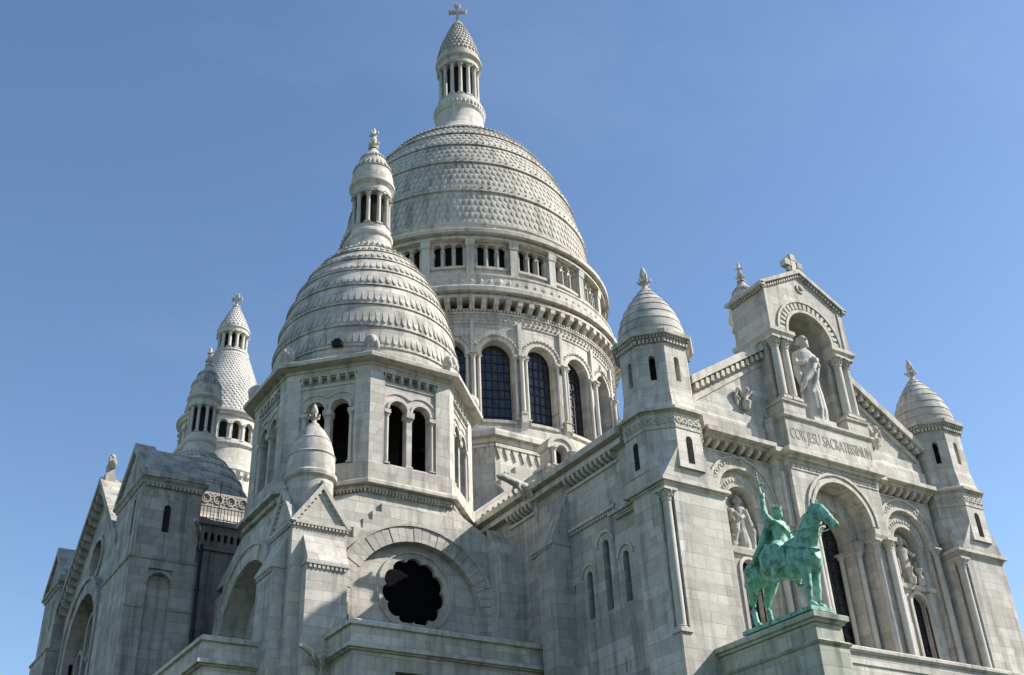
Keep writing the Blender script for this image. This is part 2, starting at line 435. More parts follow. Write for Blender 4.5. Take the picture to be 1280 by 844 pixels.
def rectpath(x0, x1, y0, y1): return [(x0, y0), (x1, y0), (x1, y1), (x0, y1)]
def octpath(r, c=(0, 0)): return [(c[0]+r*cos(radians(22.5+45*k)), c[1]+r*sin(radians(22.5+45*k))) for k in range(8)]
def cornice_prof(d, z0, z1):
    h = z1-z0
    return [(-.05, z0), (d*.28, z0), (d*.32, z0+h*.3), (d*.26, z0+h*.44), (d, z0+h*.46), (d, z0+h*.82), (d*.88, z1), (-.05, z1)]
def window_grid(mb, mp, poly, d, nu, nv, bar=.05, frame=.09):
    """glass pane (slot 0) with lead bars (slot 1), clipped to the opening"""
    mb.cur = 0
    n = len(poly); mb.add([mp(*p, d) for p in poly], [tuple(range(n))])
    mb.cur = 1
    us = [p[0] for p in poly]; vs = [p[1] for p in poly]; u0, u1, v0, v1 = min(us), max(us), min(vs), max(vs)
    cx = (u0+u1)/2; r = (u1-u0)/2; top = v1-r
    for i in range(nu+1):
        u = u0+(u1-u0)*i/nu; e = sqrt(max(0, r*r-(u-cx)**2)); b = frame if i in (0, nu) else bar
        strip(mb, mp, u-b/2, u+b/2, [(d, v0), (d+.05, v0), (d+.05, top+e), (d, top+e)])
    for j in range(nv+1):
        v = v0+(v1-v0)*j/(nv+.0001); e = r if v < top else sqrt(max(0, r*r-(v-top)**2))
        b = bar*1.2
        if e > .05: strip(mb, mp, cx-e, cx+e, [(d, v-b/2), (d+.06, v-b/2), (d+.06, v+b/2), (d, v+b/2)])
    archring(mb, mp, cx, top, r-frame, r+.02, d, d+.06, 12)
    mb.cur = 0

# ------------------------------------------------------------------ ground
g = MB(); g.add([(-4000, -4000, -12.1), (4000, -4000, -12.1), (4000, 4000, -12.1), (-4000, 4000, -12.1)], [(0, 1, 2, 3)])
go = g.build('ground', 'ground'); go['kind'] = 'structure'
ZB = -12.3    # walls run a little into the ground

BAS = thing('basilica', 'white stone basilica with one great dome, smaller domed towers and a gabled front', 'church', (0, 12, -12.1))

# ------------------------------------------------------------------ finials, scales
def fleur(mb, x, y, z0, h, r):
    """stone bud finial rising from a collar of leaves"""
    mb.lathes([(r*.95, z0), (r*1.0, z0+h*.05), (r*.55, z0+h*.10), (r*.42, z0+h*.22), (r*.50, z0+h*.29), (r*.78, z0+h*.36), (r*.74, z0+h*.41), (r*.38, z0+h*.46), (r*.42, z0+h*.52), (r*.60, z0+h*.64), (r*.55, z0+h*.76), (r*.3, z0+h*.9), (.01, z0+h)], 12, (x, y))
    for k in range(6):
        a = 2*pi*k/6+.2
        mb.tube([(x+r*.5*cos(a), y+r*.5*sin(a), z0+h*.33), (x+r*1.0*cos(a), y+r*1.0*sin(a), z0+h*.39), (x+r*1.12*cos(a), y+r*1.12*sin(a), z0+h*.46)], [r*.22, r*.22, r*.1], 6)
        mb.ball((x+r*.5*cos(a+.5), y+r*.5*sin(a+.5), z0+h*.62), (r*.18, r*.18, h*.12), 6, 4)
def fleur2(mb, x, y, z0, h, r):
    fleur(mb, x, y, z0, h*.62, r)
    mb.lathes([(r*.2, z0+h*.5), (r*.34, z0+h*.60), (r*.62, z0+h*.66), (r*.3, z0+h*.72), (r*.42, z0+h*.84), (r*.2, z0+h*.94), (.01, z0+h)], 10, (x, y))
    for k in range(4):
        a = pi/2*k+.6; mb.tube([(x+r*.3*cos(a), y+r*.3*sin(a), z0+h*.64), (x+r*.9*cos(a), y+r*.9*sin(a), z0+h*.68), (x+r*.95*cos(a), y+r*.95*sin(a), z0+h*.74)], [r*.2, r*.19, r*.1], 6)
def cross_finial(mb, x, y, z0, h, t, ux=(.84, -.55)):
    """trefoil-armed stone cross"""
    ux = Vector((ux[0], ux[1], 0)); n = Vector((-ux.y, ux.x, 0)); up = Vector((0, 0, 1)); c = Vector((x, y, z0))
    mb.lathes([(t*1.9, z0), (t*2.0, z0+h*.05), (t*1.0, z0+h*.12), (t*.8, z0+h*.2)], 10, (x, y))
    mb.obox(c+up*h*.56, ux*t*.55, n*t*.5, up*h*.40)
    mb.obox(c+up*h*.66, ux*h*.20, n*t*.49, up*t*.55)
    for p in (c+up*h*.66+ux*h*.21, c+up*h*.66-ux*h*.21, c+up*h*.95):
        for q in ((0, 0), (.8, .8), (-.8, .8), (.8, -.8), (-.8, -.8)):
            mb.ball(p+ux*q[0]*t*.75+up*q[1]*t*.75, t*.62, 7, 5)
def tile_rows(mb, prof, s0, s1, rows, count, lift=.13, point=.55, fill=.94, seg_min=0):
    """overlapping hanging stone scales laid on a dome skin; prof (r, z) going up"""
    L = [0]
    for i in range(1, len(prof)): L.append(L[-1]+sqrt((prof[i][0]-prof[i-1][0])**2+(prof[i][1]-prof[i-1][1])**2))
    def at(s):
        s = max(0, min(1, s))*L[-1]
        for i in range(1, len(prof)):
            if L[i] >= s:
                t = (s-L[i-1])/max(1e-9, L[i]-L[i-1])
                a, b = prof[i-1], prof[i]; dr, dz = b[0]-a[0], b[1]-a[1]; l = sqrt(dr*dr+dz*dz) or 1
                return a[0]+dr*t, a[1]+dz*t, dz/l, -dr/l
        return (*prof[-1], 1, 0)
    for j in range(rows):
        lo = s0+(s1-s0)*j/rows; hi = s0+(s1-s0)*(j+1)/rows; off = .5*(j % 2); h = hi-lo
        for k in range(count):
            da = 2*pi/count*fill/2; a = 2*pi*(k+off)/count
            def P(ta, sv, lf):
                r, z, nr, nz = at(sv); r2 = r+nr*lf
                return (r2*cos(a+ta), r2*sin(a+ta), z+nz*lf)
            top, mid, bot = hi+h*.05, lo+h*point, lo-h*.12
            ring = [(-da, top, .005), (da, top, .005), (da, mid, lift*.75), (da*.55, lo+h*.12, lift*.97), (0, bot, lift*1.05), (-da*.55, lo+h*.12, lift*.97), (-da, mid, lift*.75)]
            o = [P(*q) for q in ring]; i_ = [P(q[0]*.96, q[1]+h*.06*(1 if n_ > 1 else 0), 0.0) for n_, q in enumerate(ring)]
            c = P(0, mid, lift*1.12)
            fs = [(14, n_, (n_+1) % 7) for n_ in range(7)]+[(n_, 7+n_, 7+(n_+1) % 7, (n_+1) % 7) for n_ in range(1, 7)]
            mb.add(o+i_+[c], fs)
def sup(r0, z0, H, n, m, rt, k=40):
    return [(rt+(r0-rt)*max(0, (1-(i/k)**n))**(1/m), z0+H*i/k) for i in range(k+1)]
def lantern_mesh(mb, z, r, hcol, rcol, ncol, base, ent, seg=40, dark=True):
    pass

# ------------------------------------------------------------------ main dome
MX, MY = 0.0, 31.48
NB = 22; DA = 2*pi/NB; A0 = radians(250.5)      # window centres
def main_dome():
    O = (MX, MY, 0)
    Rw = 10.95; hb = Rw*DA/2
    d = MB(O)
    for k in range(NB):
        mp = cyl_map((MX, MY), Rw, A0+k*DA)
        panel(d, mp, rect(-hb, hb, 20.2, 30.5), [arch(0, 2.14, 21.65, 26.45, 12)]+[rect(-hb+hb*.5*q+.17, -hb+hb*.5*(q+1)-.17, 29.95, 30.4) for q in range(4)], .75, curve=.42)
    root = d.build('main_dome', 'ashd', BAS, fix='weld')
    # podium: octagon block under the drum
    bkk = MB(O); bkk.lathe([(Rw-.7, 29.7), (Rw-.7, 30.5)], 44, (MX, MY)); bkk.build('corbel_recess_shade', 'in', root)  # black ring behind the corbel gaps, painted in place of their shade
    p = MB(O)
    p.X = Matrix.Translation((MX, MY, 0))
    pr = 12.2
    p.lathe([(pr, 9), (pr, 19.55)], 8, smooth=False, rot=radians(22.5))
    p.lathe([(pr+.3, 20.28), (10.8, 20.6)], 8, smooth=False, rot=radians(22.5))
    pod = p.build('podium', 'ash', root)
    c = MB(O); sweep(c, octpath(pr, O), cornice_prof(.42, 19.5, 20.3))
    hs = pr*cos(radians(22.5))*tan(radians(22.5))
    for k in range(4, 8):
        a = radians(45*k); n = Vector((cos(a), sin(a), 0)); u = Vector((-sin(a), cos(a), 0))
        mp = plane_map(Vector(O)+n*pr*cos(radians(22.5)), u, n)
        strip(c, mp, -hs, hs, [(0, 19.2), (.16, 19.2), (.16, 19.42), (0, 19.42)])
        for i in range(16):
            uu = -hs+2*hs*(i+.5)/16; w = .24
            c.prism([mp(uu-w, 19.2, .1), mp(uu+w, 19.2, .1), mp(uu, 18.45, .1)], -n*.12)
    c.build('podium_cornice', 'trim', root)
    # drum arches, strips, frieze
    m0 = cyl_map((MX, MY), Rw, 0)
    def w_arch(t):
        archring(t, m0, 0, 26.45, 1.07, 1.36, -.10, .10, 14)
        archring(t, m0, 0, 26.45, 1.38, 1.50, .0, .16, 16)
        for i in range(17):
            a = pi*(i+.5)/17; t.obox(m0(1.44*cos(a), 26.45+1.44*sin(a), .17), *(Vector(x)*.045 for x in ((1, 0, 0), (0, 1, 0), (0, 0, 1))))
    ring_copies(root, O, 'window_arch', 'trim', NB, w_arch, A0)
    ring_copies(root, O, 'window_sill', 'trim', NB, lambda t: strip(t, m0, -1.07, 1.07, [(-.75, 21.45), (.16, 21.45), (.16, 21.65), (-.75, 21.65)], 3), A0)
    ring_copies(root, O, 'pilaster_strip', 'trim', NB, lambda t: strip(t, m0, -.13, .13, [(0, 26.4), (.20, 26.4), (.20, 28.95), (0, 28.95)]), A0+.5*DA)
    t = MB(O)
    t.lathe([(Rw+.16, 20.55), (Rw+.16, 21.15), (Rw, 21.3)], NB*4, (MX, MY))
    t.build('drum_base_moulding', 'trim', root)
    f = MB(O)
    f.lathe([(Rw+.05, 28.75), (Rw+.07, 28.8), (Rw+.07, 29.45), (Rw+.15, 29.5)], NB*4, (MX, MY))
    for i in range(NB*9):
        mp = cyl_map((MX, MY), Rw, 2*pi*i/(NB*9))
        for zz, s in ((29.28, 1), (29.02, -1)):
            f.ball(mp(.0 if s > 0 else .17, zz, .08), (.11, .11, .1), 6, 3)
    f.build('frieze', 'carved', root)
    de = MB(O)
    de.lathe([(Rw+.13, 29.45), (Rw+.2, 29.5), (Rw+.2, 29.58), (Rw+.0, 29.6)], NB*4, (MX, MY))
    for i in range(NB*14):
        mp = cyl_map((MX, MY), Rw, 2*pi*i/(NB*14)); strip(de, mp, -.06, .06, [(.1, 29.6), (.24, 29.6), (.24, 29.78), (.1, 29.78)])
    nc = NB*4
    for i in range(nc):
        mp = cyl_map((MX, MY), Rw, A0+.5*DA+2*pi*i/nc)
        strip(de, mp, -.17, .17, [(0, 29.7), (.16, 29.74), (.36, 29.98), (.6, 30.1), (.64, 30.48), (0, 30.48)])
    de.build('corbel_table', 'trim', root)
    co = MB(O)
    co.lathe([(Rw, 30.44), (Rw+.66, 30.44), (Rw+.66, 30.62), (Rw+.46, 30.64), (Rw+.46, 30.86), (Rw+.88, 30.88), (Rw+.90, 31.2), (Rw+.78, 31.34), (Rw+.45, 31.42)], NB*4, (MX, MY))
    co.lathe([(Rw+.45, 31.42), (Rw+.42, 32.3), (Rw+.48, 32.36), (Rw+.48, 32.5), (Rw-.3, 32.62)], NB*4, (MX, MY))
    for i in range(NB*5):
        mp = cyl_map((MX, MY), Rw, A0+2*pi*(i+.5)/(NB*5))
        a = .17 if i % 5 else .3
        co.add([mp(-a, 31.88, .44), mp(0, 31.88-a*1.1, .44), mp(a, 31.88, .44), mp(0, 31.88+a*1.1, .44), mp(0, 31.88, .52)], [(0, 1, 4), (1, 2, 4), (2, 3, 4), (3, 0, 4)])
    co.build('cornice', 'trim', root)
    # gallery
    Rg = 10.55; hg = Rg*DA/2
    ga = MB(O)
    def horseshoe(uc, w, v0, vt):
        r = w/2*1.26; vs = vt-r; n = 10; x = w/2
        a = -math.acos(min(1, x/r))
        return [(uc-x, v0), (uc+x, v0)]+[(uc+r*cos(a+(pi-2*a)*i/n), vs+r*sin(a+(pi-2*a)*i/n)) for i in range(n+1)]
    for k in range(NB):
        mp = cyl_map((MX, MY), Rg, A0+k*DA)
        panel(ga, mp, rect(-hg, hg, 32.5, 36.0), [horseshoe(u, .48, 33.65, 35.52) for u in (-.76, 0, .76)], .38, curve=.35)
    gi = MB(O); gi.lathe([(9.9, 32.5), (9.9, 36)], 44, (MX, MY)); gi.build('gallery_passage', 'in', root)  # inner wall coloured near-black as the shade of the passage
    ga.build('gallery_wall', 'ashd', root, fix='weld')
    mp = cyl_map((MX, MY), Rg, 0)
    def gal_arc(m):
        for u in (-.76, 0, .76): archring(m, mp, u, 35.21, .32, .37, 0, .06, 10)
        strip(m, mp, -1.16, 1.16, [(0, 33.4), (.16, 33.4), (.16, 33.6), (0, 33.62)], 3)
    def gal_pil(m):
        strip(m, mp, -.27, .27, [(-.05, 32.5), (.28, 32.5), (.28, 35.2), (-.05, 35.2)])
        strip(m, mp, -.33, .33, [(-.05, 35.2), (.33, 35.2), (.42, 35.72), (-.05, 35.72)])
        strip(m, mp, -.33, .33, [(-.05, 32.55), (.36, 32.55), (.36, 32.85), (-.05, 32.95)])
    ring_copies(root, O, 'gallery_arcade', 'trim', NB, gal_arc, A0)
    ring_copies(root, O, 'gallery_pilaster', 'trim', NB, gal_pil, A0+.5*DA)
    for u in (-.38, .38):
        q = cyl_map((MX, MY), Rg, 0)(u, 0, .06)
        ring_copies(root, O, 'gallery_column', 'plain', NB, lambda m: column(m, q.x, q.y, 33.6, 34.86, .062, 8), A0)
    cg = MB(O)
    cg.lathe([(Rg, 35.7), (Rg+.44, 35.71), (Rg+.44, 35.86), (Rg+.3, 35.88), (Rg+.3, 36.1), (Rg+.7, 36.12), (Rg+.72, 36.4), (Rg+.55, 36.55), (Rg+.1, 36.62), (10.25, 36.66)], NB*4, (MX, MY))
    cg.lathe([(10.28, 36.6), (10.28, 37.45), (10.36, 37.5), (10.36, 37.62), (10.1, 37.7)], NB*4, (MX, MY))
    for i in range(NB*5):
        mp = cyl_map((MX, MY), 10.28, A0+2*pi*(i+.5)/(NB*5)); a = .13 if i % 5 else .3
        cg.add([mp(-a, 37.05, .0), mp(0, 37.05-a, .0), mp(a, 37.05, .0), mp(0, 37.05+a, .0), mp(0, 37.05, .08)], [(0, 1, 4), (1, 2, 4), (2, 3, 4), (3, 0, 4)])
    cg.build('gallery_cornice', 'trim', root)
    # dome shell with scales
    ds = MB(O); prof = sup(9.98, 37.2, 16.0, 2.0, 1.8, 1.5, 48)
    prof = [(r, z) for r, z in prof if r > 2.45]
    ds.X = Matrix.Translation((MX, MY, 0))
    ds.lathes(prof, 96)
    seqs = [(.025, .20, 5, 150), (.25, .385, 4, 144), (.435, .53, 3, 130), (.565, .655, 3, 112), (.685, .77, 3, 96)]
    for a, b, n, cnt in seqs: tile_rows(ds, prof, a, b, n, cnt, .045, .5, .93)
    tile_rows(ds, prof, .79, .96, 8, 66, .08, .5, .9)
    Ls = [0]
    for i in range(1, len(prof)): Ls.append(Ls[-1]+math.hypot(prof[i][0]-prof[i-1][0], prof[i][1]-prof[i-1][1]))
    def at(s):
        s *= Ls[-1]
        for i in range(1, len(prof)):
            if Ls[i] >= s: t = (s-Ls[i-1])/(Ls[i]-Ls[i-1]); return prof[i-1][0]+(prof[i][0]-prof[i-1][0])*t, prof[i-1][1]+(prof[i][1]-prof[i-1][1])*t
    for a, b in ((.205, .24), (.39, .425), (.535, .558), (.66, .678), (.772, .786)):
        (r0, z0), (r1, z1) = at(a), at(b)
        ds.lathe([(r0, z0-.05), (r0+.17, z0-.02), (r1+.17, z1), (r1, z1+.04)], 96)
        for i in range(110):
            q = 2*pi*i/110; rm, zm = (r0+r1)/2+.18, (z0+z1)/2
            ds.ball((rm*cos(q), rm*sin(q), zm), .09, 5, 3)
    ds.build('dome_shell', 'scale', root)
    # lantern
    ln = MB(O); ln.X = Matrix.Translation((MX, MY, 0))
    ln.lathe([(3.7, 52.75), (3.2, 53.3), (2.75, 53.8), (2.42, 54.4), (2.2, 55.1), (2.05, 55.9), (2.02, 56.4), (2.12, 56.5)], 40)
    ln.lathe([(2.12, 56.5), (2.2, 56.62), (2.2, 57.3), (2.1, 57.4), (1.9, 57.5), (1.85, 58.1), (0.3, 58.15)], 40)
    for i in range(40):
        a = 2*pi*i/40; ln.ball((2.2*cos(a), 2.2*sin(a), 56.95), (.1, .1, .24), 6, 4)
    ln.build('lantern_base', 'plain', root); ln = MB(O); ln.X = Matrix.Translation((MX, MY, 0))
    ln.lathe([(.3, 61.9), (1.72, 61.9), (1.8, 62.05), (1.8, 62.6), (2.0, 62.75), (2.08, 62.8), (2.08, 62.98), (1.9, 63.1)], 40)
    for k in range(14):
        a = 2*pi*k/14; mp = cyl_map((0, 0), 1.7, a)
        archring(ln, mp, 0, 61.85, .26, .40, -.1, .12, 8)
    kk = MB(O); kk.X = Matrix.Translation((MX, MY, 0)); kk.lathe([(1.15, 58.0), (1.15, 61.95)], 24); kk.build('lantern_shade_core', 'in', root)  # near-black cylinder added as the darkness between lantern columns
    ln.build('lantern_entablature', 'plain', root)
    ring_copies(root, O, 'lantern_column', 'plain', 14, lambda m: column(m, MX+1.62, MY, 58.1, 61.95, .175, 10), pi/14)
    cp = MB(O); cp.X = Matrix.Translation((MX, MY, 0))
    pf = [(1.95, 63.05), (1.9, 63.55), (1.78, 64.2), (1.56, 65.1), (1.25, 66.1), (.88, 67.1), (.55, 67.9), (.36, 68.4)]
    cp.lathes(pf, 40); tile_rows(cp, pf, .12, .97, 9, 30, .09, .55, .92)
    cp.build('lantern_cap', 'scale', root)
    cr = MB(O); cr.X = Matrix.Translation((MX, MY, 0)); cross_finial(cr, 0, 0, 68.2, 2.75, .24); cr.build('cross', 'plain', root)
    # windows and colonnettes: one of each, then copies round the drum
    w = MB(O); window_grid(w, cyl_map((MX, MY), Rw, 0), arch(0, 2.16, 21.65, 26.45, 14), -.72, 5, 9, .05)
    w0 = w.build('window', ['glass', 'iron'], root)
    cl = MB(O); mp = cyl_map((MX, MY), Rw, 0)
    for u, z0, r, dd in ((-.36, 21.75, .115, .10), (.36, 21.75, .115, .10), (0, 22.1, .15, .26)):
        q = mp(u, 0, dd); column(cl, q.x, q.y, z0, 26.35, r, 10)
    strip(cl, mp, -.2, .2, [(0, 20.9), (.26, 21.25), (.44, 21.5), (.44, 22.1), (0, 22.1)])
    strip(cl, mp, -.52, .52, [(-.1, 26.3), (.25, 26.3), (.3, 26.45), (-.1, 26.5)], 3)
    c0 = cl.build('colonnette_cluster', 'plain', root)
    for k in range(1, NB): dup(w0, root, rotz=A0+k*DA); dup(c0, root, rotz=A0+(k+.5)*DA)
    w0.rotation_euler = (0, 0, A0); c0.rotation_euler = (0, 0, A0+.5*DA)
    return root
main_dome()

# ------------------------------------------------------------------ small domed towers (octagons)
AX, AY = -15.0, 16.5
def small_dome():
    O = (AX, AY, 0); ap = 5.10; T = Matrix.Translation((AX, AY, 0)); hs = 5.22*tan(radians(22.5))
    d = MB(O)
    maps = []
    for k in range(8):
        a = radians(45*k); n = Vector((cos(a), sin(a), 0)); u = Vector((-sin(a), cos(a), 0))
        mp = plane_map(Vector(O)+n*ap, u, n); maps.append(mp); h2 = ap*tan(radians(22.5))
        holes = [arch(s*.62, .96, 11.95, 14.86, 12) for s in (-1, 1)]
        panel(d, mp, rect(-h2, h2, 10.2, 17.0), holes+[rect(-1.4+2.8*(q+.5)/6-.14, -1.4+2.8*(q+.5)/6+.14, 16.34, 16.66) for q in range(6)], .42)
        for s in (-1, 1): strip(d, mp, s*1.78-.385, s*1.78+.385, [(0, 10.8), (.12, 10.8), (.12, 17.0), (0, 17.0)])
        strip(d, mp, -1.4, 1.4, [(0, 16.72), (.12, 16.72), (.12, 17.0), (0, 17.0)])
        # sill slabs
        strip(d, mp, -hs-.04, hs+.04, [(0, 10.85), (.2, 10.85), (.2, 11.78), (.0, 11.93)])
    root = d.build('small_domed_tower', 'ash', BAS)
    # inner lining: bell chamber painted near-black for its shade
    i_ = MB(O)
    for mp in maps:
        panel(i_, mp, rect(-1.79, 1.79, 11.5, 16.9), [arch(s*.62, .98, 11.95, 14.86, 12) for s in (-1, 1)], 0, d=-.43, reveal=False)
    for mp in maps:
        bk = MB(O); bk.add([mp(*q, -.2) for q in rect(-1.5, 1.5, 16.2, 16.8)], [(0, 1, 2, 3)]); bk.build('corbel_panel', 'carved', root)
    i_.X = T; i_.lathe([(4.6, 11.6), (.1, 11.61)], 8, smooth=False, rot=radians(22.5)); i_.lathe([(4.6, 16.85), (.1, 16.86)], 8, smooth=False, rot=radians(22.5))
    i_.lathe([(1.9, 11.6), (1.9, 16.85)], 8, smooth=False)
    i_.build('bell_chamber', 'in', root)
    m0 = maps[0]
    def belfry_arch(t):
        for s in (-1, 1):
            archring(t, m0, s*.62, 14.86, .48, .60, 0, .09, 12)
            archring(t, m0, s*.62, 14.86, .86, .94, 0, .06, 14, a0=(0 if s > 0 else .76), a1=(pi-.76 if s > 0 else pi))
            strip(t, m0, s*1.22-.17, s*1.22+.17, [(-.3, 14.6), (.13, 14.6), (.13, 14.78), (-.3, 14.78)])
        strip(t, m0, -.21, .21, [(-.4, 14.55), (.13, 14.55), (.16, 14.82), (-.4, 14.86)])
    def corbel_row(t):
        corbels(t, m0, -1.633, 1.633, 7, 16.72, .46, .14, .12)
        for i in range(7): t.ball(m0(-1.633+3.266*(i+.5)/7, 16.42, .13), (.07, .06, .09), 6, 4)
        strip(t, m0, -1.4, 1.4, [(0, 16.12), (.06, 16.12), (.06, 16.22), (0, 16.22)])
    ring_copies(root, O, 'belfry_arch', 'trim', 8, belfry_arch)
    ring_copies(root, O, 'corbel_row', 'trim', 8, corbel_row)
    t = MB(O); sweep(t, octpath(5.22/cos(radians(22.5)), O), cornice_prof(.40, 10.42, 10.85))
    for mp in maps: teeth(t, mp, -2.2, 2.2, 26, 10.28, 10.44, .3, .55)
    t.build('string_course', 'trim', root)
    t = MB(O); sweep(t, octpath(5.22/cos(radians(22.5)), O), [(-.05, 16.98), (.07, 17.0), (.07, 17.16), (.58, 17.18), (.60, 17.36), (.48, 17.46), (-.05, 17.46)])
    t.X = T; t.lathe([(6.0, 17.44), (5.35, 17.62), (5.3, 17.5)], 8, smooth=False, rot=radians(22.5))
    t.build('cornice', 'trim', root)
    q = m0(0, 0, -.14); ring_copies(root, O, 'belfry_column', 'plain', 8, lambda m: column(m, q.x, q.y, 11.93, 14.6, .125, 12))
    for s in (-1, 1):
        q2 = m0(s*1.2, 0, .0); ring_copies(root, O, 'jamb_column', 'plain', 8, lambda m: column(m, q2.x, q2.y, 11.93, 14.62, .09, 10))
    ac = MB(O); r = 5.72
    ac.box(AX+r-.30, AX+r+.26, AY-.32, AY+.32, 17.35, 17.75)
    ac.ball((AX+r-.02, AY, 18.12), (.36, .38, .50), 12, 8)
    for s in (-1, 1): ac.ball((AX+r+.16, AY+s*.24, 17.95), (.2, .16, .3), 8, 6)
    ac.ball((AX+r+.26, AY, 18.2), (.14, .2, .26), 8, 6); ac.box(AX+r-.85, AX+r-.2, AY-.16, AY+.16, 17.45, 17.95)
    ao = ac.build('corner_acroterion', 'trim', root)
    for k in range(1, 8): dup(ao, root, rotz=radians(22.5+45*k))
    ao.rotation_euler = (0, 0, radians(22.5))
    # shell: plain courses with lips, bands of scale relief
    s = MB(O); s.X = T
    prof = sup(5.02, 17.45, 10.0, 2.2, 1.5, .9, 60); prof = [p for p in prof if p[0] > 1.3]
    Ls = [0]
    for i in range(1, len(prof)): Ls.append(Ls[-1]+math.hypot(prof[i][0]-prof[i-1][0], prof[i][1]-prof[i-1][1]))
    def at(f):
        f = min(1, max(0, f))*Ls[-1]
        for i in range(1, len(prof)):
            if Ls[i] >= f-1e-9:
                tt = (f-Ls[i-1])/(Ls[i]-Ls[i-1]); a, b = prof[i-1], prof[i]; l = math.hypot(b[0]-a[0], b[1]-a[1])
                return a[0]+(b[0]-a[0])*tt, a[1]+(b[1]-a[1])*tt, (b[1]-a[1])/l, -(b[0]-a[0])/l
    edges = [0, .085, .20, .335, .465, .585, .695, .795, .885, .955, 1.0]
    for j in range(len(edges)-1):
        a, b = edges[j], edges[j+1]; pts = []
        up = .075 if j < 8 else .05
        for q in range(7):
            f = a+(b-a)*q/6; r, z, nr, nz = at(f); e = up*(1-q/6)
            pts.append((r+nr*e, z+nz*e))
        r, z, nr, nz = at(a); s.lathe([(r-.05, z+.0), pts[0]], 80)
        s.lathes(pts, 80)
        if 1 <= j <= 8:
            lo = a+(b-a)*.12; hi = a+(b-a)*.64
            rr = at(lo)[0]
            n_ = max(30, int(2*pi*rr/.33))
            for k in range(n_):
                an = 2*pi*k/n_
                def P(ta, f, lf):
                    r, z, nr, nz = at(f); e = up*(1-(f-a)/(b-a))+lf
                    return ((r+nr*e)*cos(an+ta), (r+nr*e)*sin(an+ta), z+nz*e)
                da = pi/n_*.92; sw = da*.9
                o = [P(-da, hi, .0), P(da*.9, hi, .0), P(da*.95, (lo+hi)/2, .04), P(da*.35, lo+(hi-lo)*.10, .065), P(-da*.25, lo, .07), P(-da*.8, lo+(hi-lo)*.22, .06), P(-da*.85, (lo+hi)/2, .04)]
                inn = [P(-da, hi, -.01), P(da*.9, hi, -.01), P(da, (lo+hi)/2, -.01), P(da*.4, lo+(hi-lo)*.07, -.01), P(-da*.25, lo-(hi-lo)*.04, -.01), P(-da*.85, lo+(hi-lo)*.2, -.01), P(-da*.9, (lo+hi)/2, -.01)]
                s.add(o+inn, [tuple(range(7))]+[(n2, 7+n2, 7+(n2+1) % 7, (n2+1) % 7) for n2 in range(1, 7)])
    s.build('dome_shell', 'shell', root)
    v = MB(O); v.X = T     # small vent in the shell
    a = radians(229); n = Vector((cos(a), sin(a), 0)); uu = Vector((-sin(a), cos(a), 0))
    v.obox(n*5.22+Vector((0, 0, 18.45)), uu*.26, n*.14, Vector((0, 0, .13))); v.obox(n*5.2+Vector((0, 0, 18.62)), uu*.15, n*.14, Vector((0, 0, .08)))
    v.build('vent', 'in', root)
    l = MB(O); l.X = T
    l.lathe([(1.85, 26.3), (1.6, 26.75), (1.36, 27.3), (1.22, 27.75), (1.17, 28.2), (1.27, 28.3), (1.30, 28.42), (1.26, 28.6), (1.14, 28.75), (1.14, 29.05), (.2, 29.1)], 32)
    for i in range(30):
        a = 2*pi*i/30; l.ball((1.38*cos(a), 1.38*sin(a), 27.35), (.1, .1, .17), 6, 4)
    l.build('lantern_base', 'plain', root); l = MB(O); l.X = T
    l.lathe([(.2, 31.42), (1.12, 31.42), (1.14, 31.55), (1.14, 31.95), (1.3, 32.12), (1.36, 32.17), (1.36, 32.34), (1.24, 32.45)], 32)
    for k in range(10):
        archring(l, cyl_map((0, 0), 1.07, 2*pi*k/10), 0, 31.38, .2, .31, -.08, .1, 8)
    l.build('lantern_entablature', 'plain', root)
    kk = MB(O); kk.X = T; kk.lathe([(.7, 29.0), (.7, 31.45)], 16); kk.build('lantern_shade_core', 'in', root)  # dark infill painting the shade between the small columns
    ring_copies(root, O, 'lantern_column', 'plain', 10, lambda m: column(m, AX+1.0, AY, 29.05, 31.45, .125, 9), pi/10)
    cp = MB(O); cp.X = T
    pf = [(1.27, 32.4), (1.24, 32.9), (1.14, 33.45), (.96, 34.0), (.72, 34.55), (.45, 35.0), (.24, 35.4), (.2, 35.55)]
    cp.lathes(pf, 32)
    for j in (.33, .62):
        tile_rows(cp, pf, j, j+.16, 1, 26, .06, .5, .9)
        i = int(j*7); cp.lathe([(pf[i][0]+.02, pf[i][1]-.04), (pf[i][0]+.07, pf[i][1]), (pf[i][0]-.02, pf[i][1]+.1)], 32)
    cp.build('lantern_cap', 'shell', root)
    fi = MB(O); fi.X = T; fleur2(fi, 0, 0, 35.45, 1.8, .32); fi.build('finial', 'trim', root)
    return root
SD = small_dome()
SD['label'] = 'nearest small domed tower, sunlit, with paired belfry arches'
b_ = WL[BAS]
for x, y, lb in ((-15, 46.5, 'far small domed tower in the great dome\'s shade'), (15, 16.5, 'small domed tower whose tip shows behind the front gable')):
    c = dup(SD, BAS, Vector((x, y, 0))-b_); c['label'] = lb

